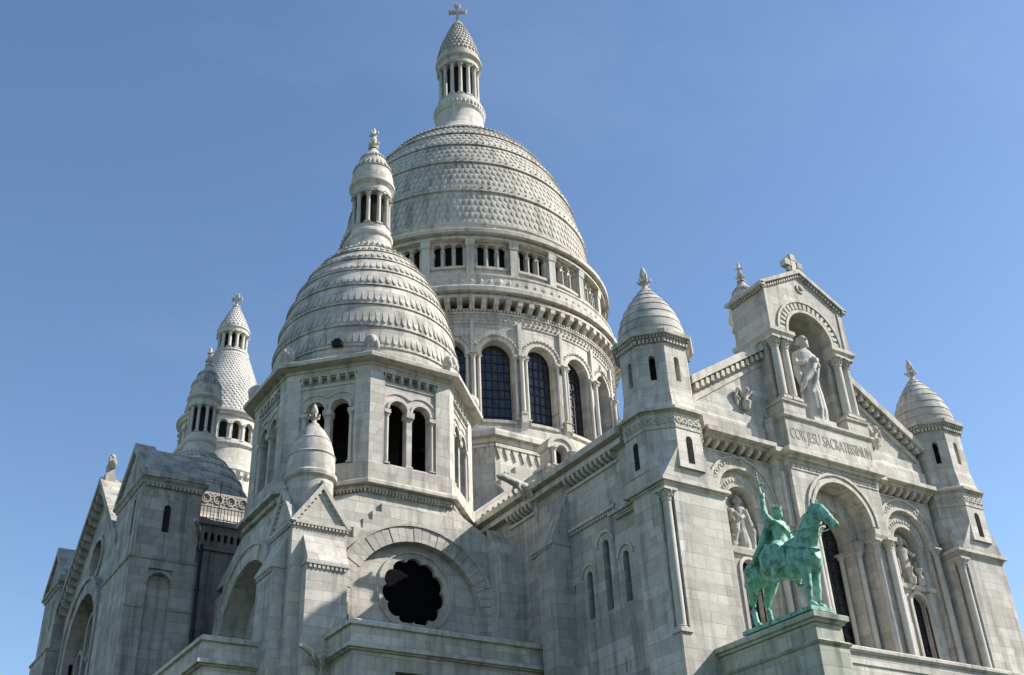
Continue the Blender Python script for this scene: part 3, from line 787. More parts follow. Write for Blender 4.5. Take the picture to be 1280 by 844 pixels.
# ------------------------------------------------------------------ south-west tower base, its wings and corner pier
def mir(mp):
    """mirror a map across the tower's diagonal (south side <-> west side)"""
    def f(u, v, d=0.0):
        p = mp(u, v, d); return Vector((AX+(p.y-AY), AY+(p.x-AX), p.z))
    return f
def rose_poly(cx, cz, r, n=11, flat=-1.42):
    pts = []
    for i in range(144):
        a = 2*pi*i/144
        ph = (a-pi/2)/(2*pi/n); ph = ph-math.floor(ph+.5)      # -0.5..0.5 across one lobe
        rr = r*.86+sqrt(max(0, .30**2-(ph*.60)**2))*r*.62*.8
        pts.append((cx+rr*cos(a), max(cz+flat, cz+rr*sin(a))))
    out = []
    for p in pts:
        if not out or math.hypot(p[0]-out[-1][0], p[1]-out[-1][1]) > .02: out.append(p)
    return out
def tower_base():
    O = (AX, AY, -12.1)
    S = plane_map((0, 11.1, 0), (1, 0, 0), (0, -1, 0))
    root = None
    stepped = [(-18.4, ZB), (-10.9, ZB), (-10.9, 8.75), (-11.9, 8.75), (-11.9, 9.3), (-12.75, 9.3), (-12.75, 9.8), (-16.5, 9.8), (-16.5, 9.36), (-16.95, 9.36), (-16.95, 8.9), (-17.4, 8.9), (-17.4, 8.44), (-17.85, 8.44), (-17.85, 7.9), (-18.4, 7.9)]
    rc = (-14.68, 5.98)
    w = MB(O)
    bigarch = arch(-14.75, 6.6, .5, 4.85, 28)
    for side, mp in (('s', S), ('w', mir(S))):
        panel(w, mp, stepped, [bigarch], .3 if side == 's' else 1.1, rim=True)
        if side == 's':
            panel(w, mp, rect(-18.3, -10.9, 0.2, 8.4), [rose_poly(*rc, 1.55)], .26, d=-.3)
        else:
            lan = [arch(u, .7, 2.6, z, 8) for u, z in ((-15.9, 4.9), (-14.75, 6.1), (-13.6, 4.9))]
            panel(w, mp, rect(-18.3, -10.9, 0.2, 8.4), lan, .4, d=-1.1)
    sq = 5.36
    w.box(AX-sq, AX+sq, AY+4.2, AY+sq, ZB, 8.0); w.box(AX+4.2, AX+sq, AY-sq, AY+4.2, ZB, 8.0)
    lo = [Vector((AX+a*sq, AY+b*sq, 8.4)) for a in (-1, 1) for b in (-1, 1)]
    hi = [Vector((x, y, 10.35)) for x, y in octpath(5.2/cos(radians(22.5)), (AX, AY))]
    w.hull(lo+hi)
    root = w.build('tower_base', 'ash', BAS)
    t = MB(O)
    for mp in (S, mir(S)):
        for q in range(29): archring(t, mp, -14.75, 4.85, 3.3, 4.02, -.1, .16+.012*((q*7) % 3), 2, a0=pi*q/29+.004, a1=pi*(q+1)/29-.004)
        archring(t, mp, -14.75, 4.85, 3.31, 4.0, -.1, .13, 30, legs=2.0)
        archring(t, mp, -14.75, 4.85, 4.02, 4.16, 0, .24, 30, legs=2.0)
    t.build('great_arches', 'ash', root)
    r = MB(O)
    archring(r, S, rc[0], rc[1], 1.80, 1.87, -.3, -.22, 40, a0=-.9, a1=pi+.9)
    n = len(rose_poly(*rc, 1.56)); r.cur = 1
    r.add([S(*p, -.52) for p in rose_poly(*rc, 1.56)], [tuple(range(n))])
    r.build('rose_window', ['trim', 'void'], root)
    for u, z in ((-15.9, 4.9), (-14.75, 6.1), (-13.6, 4.9)):
        wn_ = MB(O); window_grid(wn_, mir(S), arch(u, .72, 2.6, z, 10), -1.45, 2, 7, .03, .05); wn_.build('lancet_window', ['glass', 'iron'], root)
    # pier between tower and nave, with sloped head
    p = MB(O)
    p.box(-11.0, -9.66, 9.95, 11.1, ZB, 7.9)
    p.prism([(-11.0, 11.1, 7.9), (-11.0, 9.95, 7.9), (-11.0, 11.1, 9.5)], (1.34, 0, 0))
    p.build('wall_pier', 'ash', root)
    return root, S
TB, SMAP = tower_base()

def corner_pier():
    O = (-19.6, 11.9, -12.1)
    x0, x1, y0, y1 = -20.85, -18.35, 10.65, 13.15
    b = MB(O)
    b.box(x0, x1, y0, y1, ZB, 8.0)
    b.prism([(x0, y0, 8.0), (x1, y0, 8.0), ((x0+x1)/2, y0, 9.75)], (0, 2.48, 0))
    b.prism([(x0+.003, y0+.003, 8.0), (x0+.003, y1, 8.0), (x0+.003, (y0+y1)/2, 9.748)], (2.48, 0, 0))
    # stepped outer buttresses: south and west, sloped heads
    for k in (0, 1):
        f = MB(O)
        f.box(-20.35, -18.5, 10.1, 10.65, ZB, 6.15)
        f.prism([(-20.35, 10.65, 6.2), (-20.35, 10.0, 6.2), (-20.35, 10.65, 7.45)], (1.85, 0, 0))
        f.box(-20.39, -18.46, 9.99, 10.65, 6.02, 6.197)
        for i in range(9):
            u = -20.3+1.75*(i+.5)/9; f.box(u-.055, u+.055, 10.02, 10.1, 5.86, 6.02)
        for v in f.v:
            if k: v.x, v.y = AX+(v.y-AY), AY+(v.x-AX)
        b.add(f.v, f.f)
    root = b.build('corner_pier', 'ash', BAS)
    t = MB(O)
    S = plane_map((0, y0, 0), (1, 0, 0), (0, -1, 0))
    for mp in (S, mir(S)):
        strip(t, mp, x0-.1, x1+.1, [(0, 7.92), (.12, 7.92), (.12, 8.08), (0, 8.1)])
        teeth(t, mp, x0-.05, x1+.05, 16, 7.8, 7.92, .1)
        for sx in (-1, 1):
            ex = (x0+x1)/2+sx*1.42; ap = ((x0+x1)/2, 9.95)
            d2 = Vector((ap[0]-ex, ap[1]-7.98)).normalized(); nn = Vector((-d2.y, d2.x))*(.22 if sx > 0 else -.22)
            poly = [(ex, 7.98), (ap[0], ap[1]), (ap[0], ap[1]-.3), (ex-nn.x*0+(-sx)*.22, 7.98)]
            t.prism([mp(u, v, .14) for u, v in poly], mp(0, 0, -.25)-mp(0, 0, .0))
            for i in range(9):
                q = (i+.8)/9.6; u = ex+(ap[0]-ex)*q-sx*.0; v = 7.98+(ap[1]-7.98)*q-.40
                if v > 8.05: strip(t, mp, u-.05, u+.05, [(0, v), (.09, v), (.09, v+.12), (0, v+.12)])
        ball = mp((x0+x1)/2, 9.98, .02); t.ball(ball, .13, 8, 6)
    t.build('gable_trim', 'trim', root)
    c = MB(O); T = Matrix.Translation((-19.72, 11.78, 0)); c.X = T
    c.lathe([(1.02, 8.2), (1.02, 10.3), (1.07, 10.34), (1.17, 10.42), (1.18, 10.6), (1.08, 10.7)], 32)
    pf = [(1.06, 10.68), (1.07, 11.1), (1.03, 11.6), (.92, 12.1), (.75, 12.55), (.54, 12.92), (.34, 13.15), (.22, 13.3)]
    c.lathes(pf, 32)
    c.lathe([(1.05, 11.52), (1.08, 11.57), (1.0, 11.66)], 32); c.lathe([(.84, 12.3), (.86, 12.35), (.76, 12.45)], 32)
    c.build('pier_turret', 'asht', root)
    f = MB(O); f.X = T; fleur(f, 0, 0, 13.25, 1.15, .25); f.build('turret_finial', 'trim', root)
    s = MB(O); s.box(-18.5-.005, -18.5+.012, 10.12, 10.3, 3.5, 4.4); s.prism([SMAP(*q, .012) for q in arch(-18.15, .42, 3.55, 4.35, 8)], (0, .02, 0))
    s.build('slit_opening', 'in', root)
    return root
corner_pier()

def gargoyle(name_parent, o, d, L=2.1, s=1.0):
    """crouching water-spout beast leaning out along d"""
    d = Vector(d).normalized(); o = Vector(o); n = Vector((-d.y, d.x, 0)); up = Vector((0, 0, 1)); m = MB(o)
    P = lambda f, l, z: o+d*f*s+n*l*s+up*z*s
    m.tube([P(-.35, 0, -.35), P(0, 0, -.05), P(.6, 0, .18), P(1.2, 0, .30), P(1.6, 0, .36)], [.26*s, .30*s, .25*s, .2*s, .16*s], 10)
    m.tube([P(1.5, 0, .36), P(1.8, 0, .40), P(2.1, 0, .34)], [.19*s, .19*s, .11*s], 10)
    for k in (-1, 1):
        m.ball(P(1.68, k*.13, .58), (.07*s, .07*s, .12*s), 6, 5)
        m.tube([P(.9, k*.18, .2), P(.98, k*.26, -.08), P(.75, k*.25, -.32)], [.12*s, .09*s, .07*s], 8)
        m.tube([P(.1, k*.22, .1), P(.35, k*.34, -.05), P(.15, k*.3, -.4)], [.17*s, .12*s, .09*s], 8)
        m.tube([P(.35, k*.16, .3), P(.05, k*.32, .48), P(-.3, k*.3, .36)], [.08*s, .1*s, .04*s], 7, flat=.6)
    m.tube([P(-.3, 0, -.3), P(-.25, 0, -.9), P(-.32, 0, -1.5)], [.24*s, .17*s, .08*s], 8)
    return sculpt(m, 'gargoyle', 'trim', name_parent, .05*s, 2)

# ------------------------------------------------------------------ low aisle terraces with parapets
def aisle():
    O = (-15, 9, -12.1)
    b = MB(O)
    # south terrace in front of the rose wall, west terrace mirrored
    for k in (0, 1):
        f = MB(O)
        y = 7.72
        xl, xr = -19.38, -9.64
        S = plane_map((0, y+.2, 0), (1, 0, 0), (0, -1, 0))
        panel(f, S, rect(xl+.2, xr, ZB, 2.1), [rect(-17.3, -10.6, .35, 1.36)] if k == 0 else [], .5)
        f.box(xl+.2, xl+.6, y+.203, 10.7, ZB, 2.098); f.box(xl+.35, xr, y+.65, y+.9, ZB, 2.0)
        f.box(xl+.05, xr, y+.05, 11.0, 2.1, 2.3)
        f.box(xl+.1, xr, y+.1, y+.45, 2.3, 2.95); f.box(xl+.1, xl+.45, y+.45, 10.66, 2.3, 2.95)
        for v in f.v:
            if k: v.x, v.y = AX+(v.y-AY), AY+(v.x-AX)
        if k:   # stretch the west terrace back to the transept
            pass
        b.add(f.v, f.f)
    root = b.build('aisle_terrace', 'ash', BAS)
    t = MB(O)
    for k in (0, 1):
        f = MB(O)
        prof = [(-.02, 2.93), (.03, 2.95), (.15, 2.96), (.15, 3.12), (.05, 3.2), (-.5, 3.2), (-.5, 2.94)]
        path = [(-19.28, 10.64), (-19.28, 7.82), (-9.64, 7.82)]
        sweep(f, path, prof, closed=False)
        prof2 = [(-.12, 2.0), (.04, 2.01), (.04, 2.06), (.2, 2.07), (.2, 2.2), (.04, 2.3), (-.12, 2.3)]
        sweep(f, path, prof2, closed=False)
        for v in f.v:
            if k: v.x, v.y = AX+(v.y-AY), AY+(v.x-AX)
        t.add(f.v, f.f)
    t.build('terrace_parapet_coping', 'trim', root)
    w = MB(O); S = plane_map((0, 7.72+.2, 0), (1, 0, 0), (0, -1, 0)); w.add([S(*p, -.45) for p in rect(-17.4, -10.5, .3, 1.4)], [(0, 1, 2, 3)])
    w.build('terrace_recess_shade', 'in', root)  # dark sheet painting in the shade of the recess under the lintel
    gargoyle(root, (-19.75, 9.75, 2.05), (-.95, -.55, 0), s=.62)
    return root
aisle()

# ------------------------------------------------------------------ nave flank between tower and front
def nave():
    XW = -9.75
    O = (-9.75, 5, -12.1)
    Wm = plane_map((XW, 0, 0), (0, -1, 0), (-1, 0, 0))     # u = -Y
    n = MB(O)
    lan = [arch(-4.94, .40, 3.58, 5.42, 8), arch(-3.67, .44, 3.60, 6.36, 8), arch(-2.40, .40, 3.58, 5.48, 8)]
    slits = [rect(-1.36, -1.26, 5.0, 5.9), rect(-1.14, -1.04, 2.3, 3.15), rect(-3.05, -2.98, .9, 1.5), rect(-6.08, -5.98, 5.0, 5.35)]
    cav = []
    for a, b, n_ in ((-6.05, -2.3, 9), (-10.9, -8.6, 5)):
        for q in range(n_+1):
            u = a+(b-a)*(q+1)/(n_+2); cav.append(rect(u-.11, u+.11, 9.82, 10.1))
    panel(n, Wm, [(-14.5, ZB), (0, ZB), (0, 10.4), (-14.5, 10.4)], lan+slits+cav, .42)
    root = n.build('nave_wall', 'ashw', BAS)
    r = MB(O)
    r.hull([Vector(p) for p in ((-10.0, 1.6, 10.9), (-10.0, 19, 10.9), (10.0, 1.6, 10.9), (10.0, 19, 10.9), (0, 1.6, 14.9), (0, 19, 14.9))])
    r.box(-9.2, 9.2, 1.4, 26, ZB, 10.88)
    r.build('nave_roof', 'ash', root)
    for h in lan:
        u0, u1 = h[0][0], h[1][0]; top = max(p[1] for p in h)
        w = MB(O); window_grid(w, Wm, arch((u0+u1)/2, u1-u0+.02, h[0][1], top-(u1-u0)/2, 8), -.4, 1, 8, .03, .04); w.build('lancet_window', ['glass', 'iron'], root)
    bk = MB(O)
    for s in slits: bk.add([Wm(*p, -.38) for p in s], [(0, 1, 2, 3)])
    for s in cav: bk.add([Wm(*p, -.38) for p in s], [(0, 1, 2, 3)])  # cavity backs between the eaves corbels, their shade painted near-black
    bk.build('slit_recess_backings', 'in', root)
    t = MB(O)
    for u, top, r_ in ((-4.94, 5.42, .55), (-3.67, 6.36, .64), (-2.40, 5.48, .55)):
        archring(t, Wm, u, top, r_-.10, r_, 0, .07, 14)
    t.build('window_hoods', 'trim', root); t = MB(O)
    for a, b in ((-6.05, -2.75), (-9.2, -7.4)):
        strip(t, Wm, a, b, [(0, 7.68), (.16, 7.70), (.16, 7.84), (0, 7.95)]); teeth(t, Wm, a, b, int((b-a)*6), 7.55, 7.68, .11, .55)
    t.build('string_course', 'trim', root); t = MB(O)
    # eaves: corbel table and cornice
    for a, b, n_ in ((-6.05, -2.3, 9), (-10.9, -8.6, 5)):
        corbels(t, Wm, a, b, n_+2, 10.15, .34, .16, .34); strip(t, Wm, a, b, [(0, 9.58), (.1, 9.6), (.1, 9.7), (0, 9.74)])
    strip(t, Wm, -14.4, -1.6, [(0, 10.12), (.36, 10.14), (.36, 10.36), (.26, 10.4), (.26, 10.5), (.6, 10.52), (.62, 10.76), (.5, 10.9), (.3, 10.95), (0, 10.95)])
    t.build('eaves_cornice', 'trim', root)
    b = MB(O)      # buttress with sloped head
    xo = -10.7
    b.box(xo, XW, 6.15, 7.35, ZB, 7.15); b.box(xo-.06, XW, 6.12, 7.42, 7.15, 7.35)
    b.prism([(xo-.06, 6.15, 7.35), (XW, 6.15, 7.35), (XW, 6.15, 9.62)], (0, 1.24, 0))
    for i in range(6):
        y = 6.2+1.15*(i+.5)/6; b.box(xo-.05, xo, y-.05, y+.05, 7.0, 7.15)
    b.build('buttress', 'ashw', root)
    gargoyle(root, (-10.05, 8.55, 10.6), (-1, -.1, 0), s=.95)
    gargoyle(root, (-10.1, 10.35, 6.9), (-1, -.25, 0), s=.42)
    # stepped wall, balustrade ramp and little aedicule on the roof
    s = MB(O); S = plane_map((0, 14.6, 0), (1, 0, 0), (0, -1, 0))
    slope = lambda x: 11.95+(x+9.4)*.80
    holes = []
    x = -9.05
    while x < -5.9:
        zc = slope(x)-.52; holes.append(arch(x, .17, zc-.17, zc+.17, 5)); x += .33
    panel(s, S, [(-9.7, 10.7), (-5.5, 10.7), (-5.5, slope(-5.5)), (-9.7, slope(-9.7))], holes, .3, rim=True)
    panel(s, S, [(-9.7, 10.7), (-5.5, 10.7), (-5.5, slope(-5.5)), (-9.7, slope(-9.7))], holes, .3, d=-.3, reveal=False)
    s.prism([S(*q, .12) for q in ((-9.7, slope(-9.7)), (-5.5, slope(-5.5)), (-5.5, slope(-5.5)+.16), (-9.7, slope(-9.7)+.16))], (0, .54, 0))
    S2 = plane_map((0, 16.6, 0), (1, 0, 0), (0, -1, 0)); pts = [(-9.4, 10.7), (-4, 10.7), (-4, 16.2), (-5.6, 16.2)]
    xx, zz = -5.6, 16.2
    for i in range(8):
        zz -= .45; pts.append((xx, zz)); xx -= .5; pts.append((xx, zz))
    s.prism([S2(*q) for q in pts], (0, .5, 0))
    s.build('roof_balustrade', 'plain', root)
    a = MB(O)
    cx, y = -4.15, 14.1
    Sa = plane_map((cx, y, 0), (1, 0, 0), (0, -1, 0))
    a.box(cx-1.05, cx+1.05, y, y+1.2, 13.2, 15.35)
    panel(a, Sa, [(-.85, 15.35), (.85, 15.35), (.85, 16.5)]+[(.85*cos(pi*i/14), 16.5+.95*sin(pi*i/14)) for i in range(1, 14)]+[(-.85, 16.5)], [arch(0, .72, 15.5, 16.35, 10)], .9, rim=True)
    archring(a, Sa, 0, 16.4, .72, .98, -.9, .12, 14); archring(a, Sa, 0, 16.38, .36, .5, 0, .08, 12)
    for sx in (-1, 1): column(a, cx+sx*.62, y-.12, 15.35, 16.45, .11, 9)
    a.box(cx-1.1, cx+1.1, y-.2, y+1.2, 15.2, 15.36)
    a.build('roof_aedicule', 'plain', root)
    ai = MB(O); ai.box(cx-.34, cx+.34, y+.55, y+.6, 15.5, 16.7); ai.build('aedicule_opening', 'in', root)
    return root
nave()

# ------------------------------------------------------------------ the two front turrets
def turret(sx):
    cx, cy = (8.95 if sx > 0 else -8.85), .3
    O = (cx, cy, -12.1); hs = 1.5
    T = Matrix.Translation((cx, cy, 0))
    x0, x1 = (-10.28, -7.15) if sx < 0 else (7.15, 10.28)
    y0 = -1.05
    b = MB(O)
    # square shaft with a re-entrant corner for the nook shaft
    nk = .42
    left, right = x0, x1
    b.box(left+nk, right, y0, y0+nk, ZB, 7.22); b.box(left, right, y0+nk, .95, ZB, 7.22); b.box(-9.9 if sx < 0 else left, right, .95, 2.75, 7.12, 7.22)
    b.box(left, left+nk, y0, y0+nk, ZB, 1.35)
    b.box(left, left+nk, y0, y0+nk, 7.02, 7.22)
    root = b.build('front_turret', 'ash', BAS)
    a8 = 1.54; rc = a8/cos(radians(22.5))
    o = MB(O)
    lo = [Vector((x, y, 7.42)) for x in (cx-hs, cx+hs) for y in (cy-1.35, cy+1.2)]
    o.hull(lo+[Vector((x, y, 8.9)) for x, y in octpath(rc, (cx, cy))])
    h2 = a8*tan(radians(22.5))
    for k in range(8):
        a = radians(45*k); n = Vector((cos(a), sin(a), 0)); u = Vector((-sin(a), cos(a), 0))
        mp = plane_map(Vector((cx, cy, 0))+n*a8, u, n)
        panel(o, mp, rect(-h2, h2, 8.0, 10.5), [arch(0, .3, 8.25, 9.3, 6)] if k % 2 == 0 else [], .3)
        m2 = plane_map(Vector((cx, cy, 0))+n*1.42, u, n); h3 = 1.42*tan(radians(22.5))
        panel(o, m2, rect(-h3, h3, 11.4, 14.05), [arch(0, .27, 12.05, 13.1, 6)], .3)
        # openings that cut the broach below
    o.X = T; o.lathe([(rc+.02, 10.66), (rc, 10.8), (1.42/cos(radians(22.5))+.02, 11.55), (1.42/cos(radians(22.5)), 11.6)], 8, smooth=False, rot=radians(22.5))
    o.build('turret_octagon', 'ash', root)
    i_ = MB(O); i_.X = T; i_.lathe([(1.2, 7.6), (1.2, 10.5), (1.05, 11.6), (1.05, 14)], 8, smooth=False); i_.X = None
    for k in (5.5, 6, 4) if False else (6, 4):
        a = radians(45*k); n = Vector((cos(a), sin(a), 0)); u = Vector((-sin(a), cos(a), 0))
        mp = plane_map(Vector((cx, cy, 0))+n*a8, u, n); i_.prism([mp(*q, -.05) for q in arch(0, .28, 8.25, 9.28, 6)], n*.075)
    i_.build('slit_recess_backings', 'in', root)
    t = MB(O)
    sweep(t, [(x0, y0), (x1, y0), (x1, 2.75), (-9.9, 2.75), (-9.9, .95), (x0, .95)] if sx < 0 else rectpath(x0, x1, y0, 2.75), [(-.1, 7.18), (.06, 7.2), (.06, 7.28), (.19, 7.29), (.19, 7.42), (.04, 7.5), (-.4, 7.5), (-.4, 7.18)])
    t.build('ledge', 'trim', root); t = MB(O)
    sweep(t, octpath(rc, (cx, cy)), [(-.1, 10.42), (.05, 10.44), (.05, 10.5), (.22, 10.51), (.22, 10.64), (.1, 10.7), (-.1, 10.7)])
    t.build('string_course', 'trim', root); t = MB(O)
    r2 = 1.42/cos(radians(22.5))
    sweep(t, octpath(r2, (cx, cy)), [(-.1, 13.98), (.08, 14.0), (.08, 14.14), (.28, 14.16), (.30, 14.34), (.14, 14.42), (-.3, 14.45)])
    for k in range(8):
        a = radians(45*k); n = Vector((cos(a), sin(a), 0)); u = Vector((-sin(a), cos(a), 0))
        teeth(t, plane_map(Vector((cx, cy, 0))+n*1.42, u, n), -.68, .68, 8, 13.82, 14.0, .12, .55)
        teeth(t, plane_map(Vector((cx, cy, 0))+n*1.48, u, n), -.7, .7, 10, 14.03, 14.15, .12, .5)
    t.build('eaves_cornice', 'trim', root); t = MB(O)
    column(t, x0+.22, y0+.22, 1.35, 7.02, .19, 14)
    t.build('nook_column', 'plain', root)
    f = MB(O); f.X = T; f.lathe([(rc+.03, 9.72), (rc+.035, 9.76), (rc+.035, 10.4), (rc, 10.44)], 8, smooth=False, rot=radians(22.5))
    for k in range(8):
        a = radians(45*k); n = Vector((cos(a), sin(a), 0)); u = Vector((-sin(a), cos(a), 0)); mp = plane_map(n*(a8+.03), u, n)
        for i in range(4): 
            uu = -.6+1.2*(i+.5)/4
            archring(f, mp, uu, 10.08, .08, .15, 0, .035, 8, a0=0, a1=2*pi)
            f.ball(mp(uu, 10.08, .01), .05, 5, 3)
            f.ball(mp(uu+.15, 10.22, .01), .055, 5, 3); f.ball(mp(uu+.15, 9.94, .01), .055, 5, 3)
    f.build('carved_band', 'carved', root)
    d = MB(O); d.X = T
    pf = [(1.45, 14.4), (1.46, 14.75), (1.40, 15.2), (1.28, 15.65), (1.10, 16.1), (.88, 16.5), (.63, 16.88), (.40, 17.2), (.25, 17.4)]
    for i in range(len(pf)-1):
        (r0, z0), (r1, z1) = pf[i], pf[i+1]
        d.lathe([(r0-.02, z0), (r0+.028, z0+.015), ((r0+r1)/2+.022, (z0+z1)/2), (r1+.004, z1)], 36)
    d.build('turret_dome', 'asht', root)
    fi = MB(O); fi.X = T; fleur(fi, 0, 0, 17.35, 1.42, .28); fi.build('finial', 'trim', root)
    return root
turret(-1)['label'] = 'octagonal front turret nearest the bronze rider'
turret(1)['label'] = 'octagonal front turret at the far right corner'

# ------------------------------------------------------------------ gabled south front
def figure(m, o, h, w=1.0, face=(0, -1), pose='stand', seed=0):
    """draped human figure, lumps to be fused: o = base centre, h = height"""
    o = Vector(o); fx = Vector((face[0], face[1], 0)).normalized(); sx = Vector((-fx.y, fx.x, 0)); rnd = random.Random(seed)
    P = lambda l, f, z: o+sx*l*h*w+fx*f*h*w+Vector((0, 0, z*h))
    prof = [(0, .138, .10), (.05, .140, .102), (.12, .135, .10), (.2, .128, .095), (.3, .12, .09), (.4, .116, .086), (.5, .114, .084), (.58, .112, .08), (.65, .110, .075), (.72, .122, .076), (.775, .122, .072), (.815, .085, .058), (.84, .036, .036)]
    ph = rnd.uniform(0, 6); vs = []; SG = 90
    for z, rx, ry in prof:
        amp = .085 if z < .45 else .085*max(0, 1-(z-.45)/.2)
        amp2 = .05 if z > .3 else 0
        for k in range(SG):
            q = 2*pi*k/SG
            e = 1+.62*amp*sin(15*q+ph+2.2*z)*(.65+.35*sin(4*q+ph))+.5*amp2*sin(5*q+16*z+ph)*(1 if z < .75 else .3)
            vs.append(P(rx*cos(q)*e, ry*sin(q)*e+(.02*sin(q) if .1 < z < .35 else 0), z))
    nP = len(prof)
    m.add(vs, [(i*SG+k, i*SG+(k+1) % SG, (i+1)*SG+(k+1) % SG, (i+1)*SG+k) for i in range(nP-1) for k in range(SG)]+[tuple(range(SG))[::-1], tuple(range((nP-1)*SG, nP*SG))], True)
    m.tube([P(0, .01, .83), P(0, .015, .89)], [.036*h*w, .034*h*w], 8)
    hd_ = P(0, .02, .925)
    m.ball(hd_, (.052*h*w, .058*h*w, .068*h), 12, 9); m.ball(hd_-fx*.02*h*w+Vector((0, 0, .006*h)), (.062*h*w, .058*h*w, .066*h), 10, 8)
    m.tube([hd_+fx*.055*h*w+Vector((0, 0, .015*h)), hd_+fx*.075*h*w-Vector((0, 0, .014*h))], [.008*h, .014*h], 6)
    m.ball(hd_+fx*.035*h*w-Vector((0, 0, .045*h)), (.032*h*w, .03*h*w, .035*h), 8, 6)
    for s in (-1, 1):      # hair to the shoulders
        m.tube([hd_+sx*s*.05*h*w+Vector((0, 0, .02*h)), hd_+sx*s*.062*h*w-fx*.01*h-Vector((0, 0, .06*h))], [.026*h*w, .022*h*w], 7)
    return P
def carve_arm(m, P, h, w, pts, r0=.042, r1=.03):
    n = len(pts); m.tube([P(*p) for p in pts], [(r0+(r1-r0)*i/(n-1))*h*w for i in range(n)], 9)
def facade():
    O = (0, 0, -12.1)
    S0 = plane_map((0, 0, 0), (1, 0, 0), (0, -1, 0))
    f = MB(O)
    cav = []
    for a, b in ((-7.1, -3.3), (3.3, 7.1)):
        for q in range(7):
            u = a+(b-a)*(q+1)/8; cav.append(rect(u-.15, u+.15, 9.97, 10.25))
    side = [arch(s*5.1, 2.66, -3, 7.95, 18) for s in (-1, 1)]
    panel(f, S0, [(-7.2, ZB), (7.2, ZB), (7.2, 12.6), (0, 17.15), (-7.2, 12.6)], side+[rect(-2.9, 2.9, ZB+.5, 10.2), ]+cav, .55)
    f.add([(-7.2, 1.6, 12.6), (7.2, 1.6, 12.6), (0, 1.6, 17.15)], [(0, 1, 2)])
    for s in (-1, 1):
        panel(f, S0, rect(s*5.1-1.5, s*5.1+1.5, -3.5, 9.4), [arch(s*5.1, 1.66, 5.75, 7.70, 14), arch(s*5.1, .98, -2.5, 4.82, 10)], .45, d=-.22)
        f.add([S0(*p, -.67) for p in rect(s*5.1-1.0, s*5.1+1.0, 5.4, 8.8)], [(0, 1, 2, 3)])
    f.box(-7.2, 7.2, .0, .4, 12.0, 12.55) if False else None
    cb_ = MB(O)
    for q in cav: cb_.add([S0(*p, -.5) for p in q], [(0, 1, 2, 3)])
    # attic set-offs
    for a, b in ((-7.2, -3.25), (3.25, 7.2)):
        strip(f, S0, a, b, [(-.2, 10.7), (.22, 10.7), (.22, 11.5), (.12, 11.62), (.12, 12.05), (0, 12.15), (-.2, 12.15)])
    root = f.build('front_gable_wall', 'ash', BAS); cb_.build('corbel_recess_shades', 'in', root)  # cavity backs behind the corbels, near-black as painted shade
    # centre bay
    c = MB(O)
    S1 = plane_map((0, -.8, 0), (1, 0, 0), (0, -1, 0))
    panel(c, S1, rect(-2.75, 2.75, ZB, 10.0), [arch(0, 3.5, -3, 7.6, 24)], .9)
    c.box(-3.2, -2.75, -.45, .0, ZB, 10.0); c.box(2.75, 3.2, -.45, 0, ZB, 10.0)
    for s in (-1, 1): c.add([S1(s*2.75, ZB, 0), S1(s*2.75, 10, 0), S1(s*2.75, 10, -.4), S1(s*2.75, ZB, -.4)], [(0, 1, 2, 3)])
    panel(c, S1, rect(-2.2, 2.2, -3.5, 9.6), [arch(0, 2.5, -3, 7.2, 20)], .9, d=-.9)
    c.box(-2.75, 2.75, -1.0, .2, 10.5, 12.15); c.box(-3.2, 3.2, -.55, .2, 10.5, 12.0)
    c.box(-2.72, -1.35, -1.02, .2, 12.15, 12.85); c.box(1.35, 2.72, -1.02, .2, 12.15, 12.85)
    # niche block
    Sn = plane_map((0, -1.0, 0), (1, 0, 0), (0, -1, 0))
    c.box(-2.6, -1.42, -.55, 1.25, 12.85, 16.25); c.box(1.42, 2.6, -.55, 1.25, 12.85, 16.25)
    panel(c, Sn, [(-2.6, 16.75), (-1.42, 16.75)]+[(-1.42*cos(pi*i/20), 16.75+1.42*sin(pi*i/20)) for i in range(1, 20)]+[(1.42, 16.75), (2.6, 16.75), (2.6, 19.05), (0, 20.45), (-2.6, 19.05)], [], .0, rim=False)
    n = 20; arc = [(-1.42*cos(pi*i/n), 16.25+.5+1.42*sin(pi*i/n)) for i in range(n+1)]
    c.add([Sn(*p) for p in arc]+[Sn(*p, -.75) for p in arc], [(i, i+1, n+2+i, n+1+i) for i in range(n)], True)
    for s in (-1, 1):
        c.add([(s*2.6, -1.0, 16.2), (s*2.6, 1.25, 16.2), (s*2.6, 1.25, 19.05), (s*2.6, -1, 19.05)], [(0, 1, 2, 3)])
    c.add([(-2.6, 1.25, 12), (2.6, 1.25, 12), (2.6, 1.25, 19.05), (0, 1.25, 20.45), (-2.6, 1.25, 19.05)], [(0, 1, 2, 3, 4)])
    # apse of the niche
    T = Matrix.Translation((0, -.25, 0)); c.X = T
    c.lathe([(1.42, 12.15), (1.42, 16.75)], 20, a0=0, a1=pi)
    for i in range(8):
        t0, t1 = pi/2*i/8, pi/2*(i+1)/8; c.lathe([(1.42*cos(t0), 16.75+1.42*sin(t0)), (1.42*cos(t1), 16.75+1.42*sin(t1))], 20, a0=0, a1=pi)
    c.X = None
    c.build('centre_bay', 'ash', root)
    rf = MB(O)
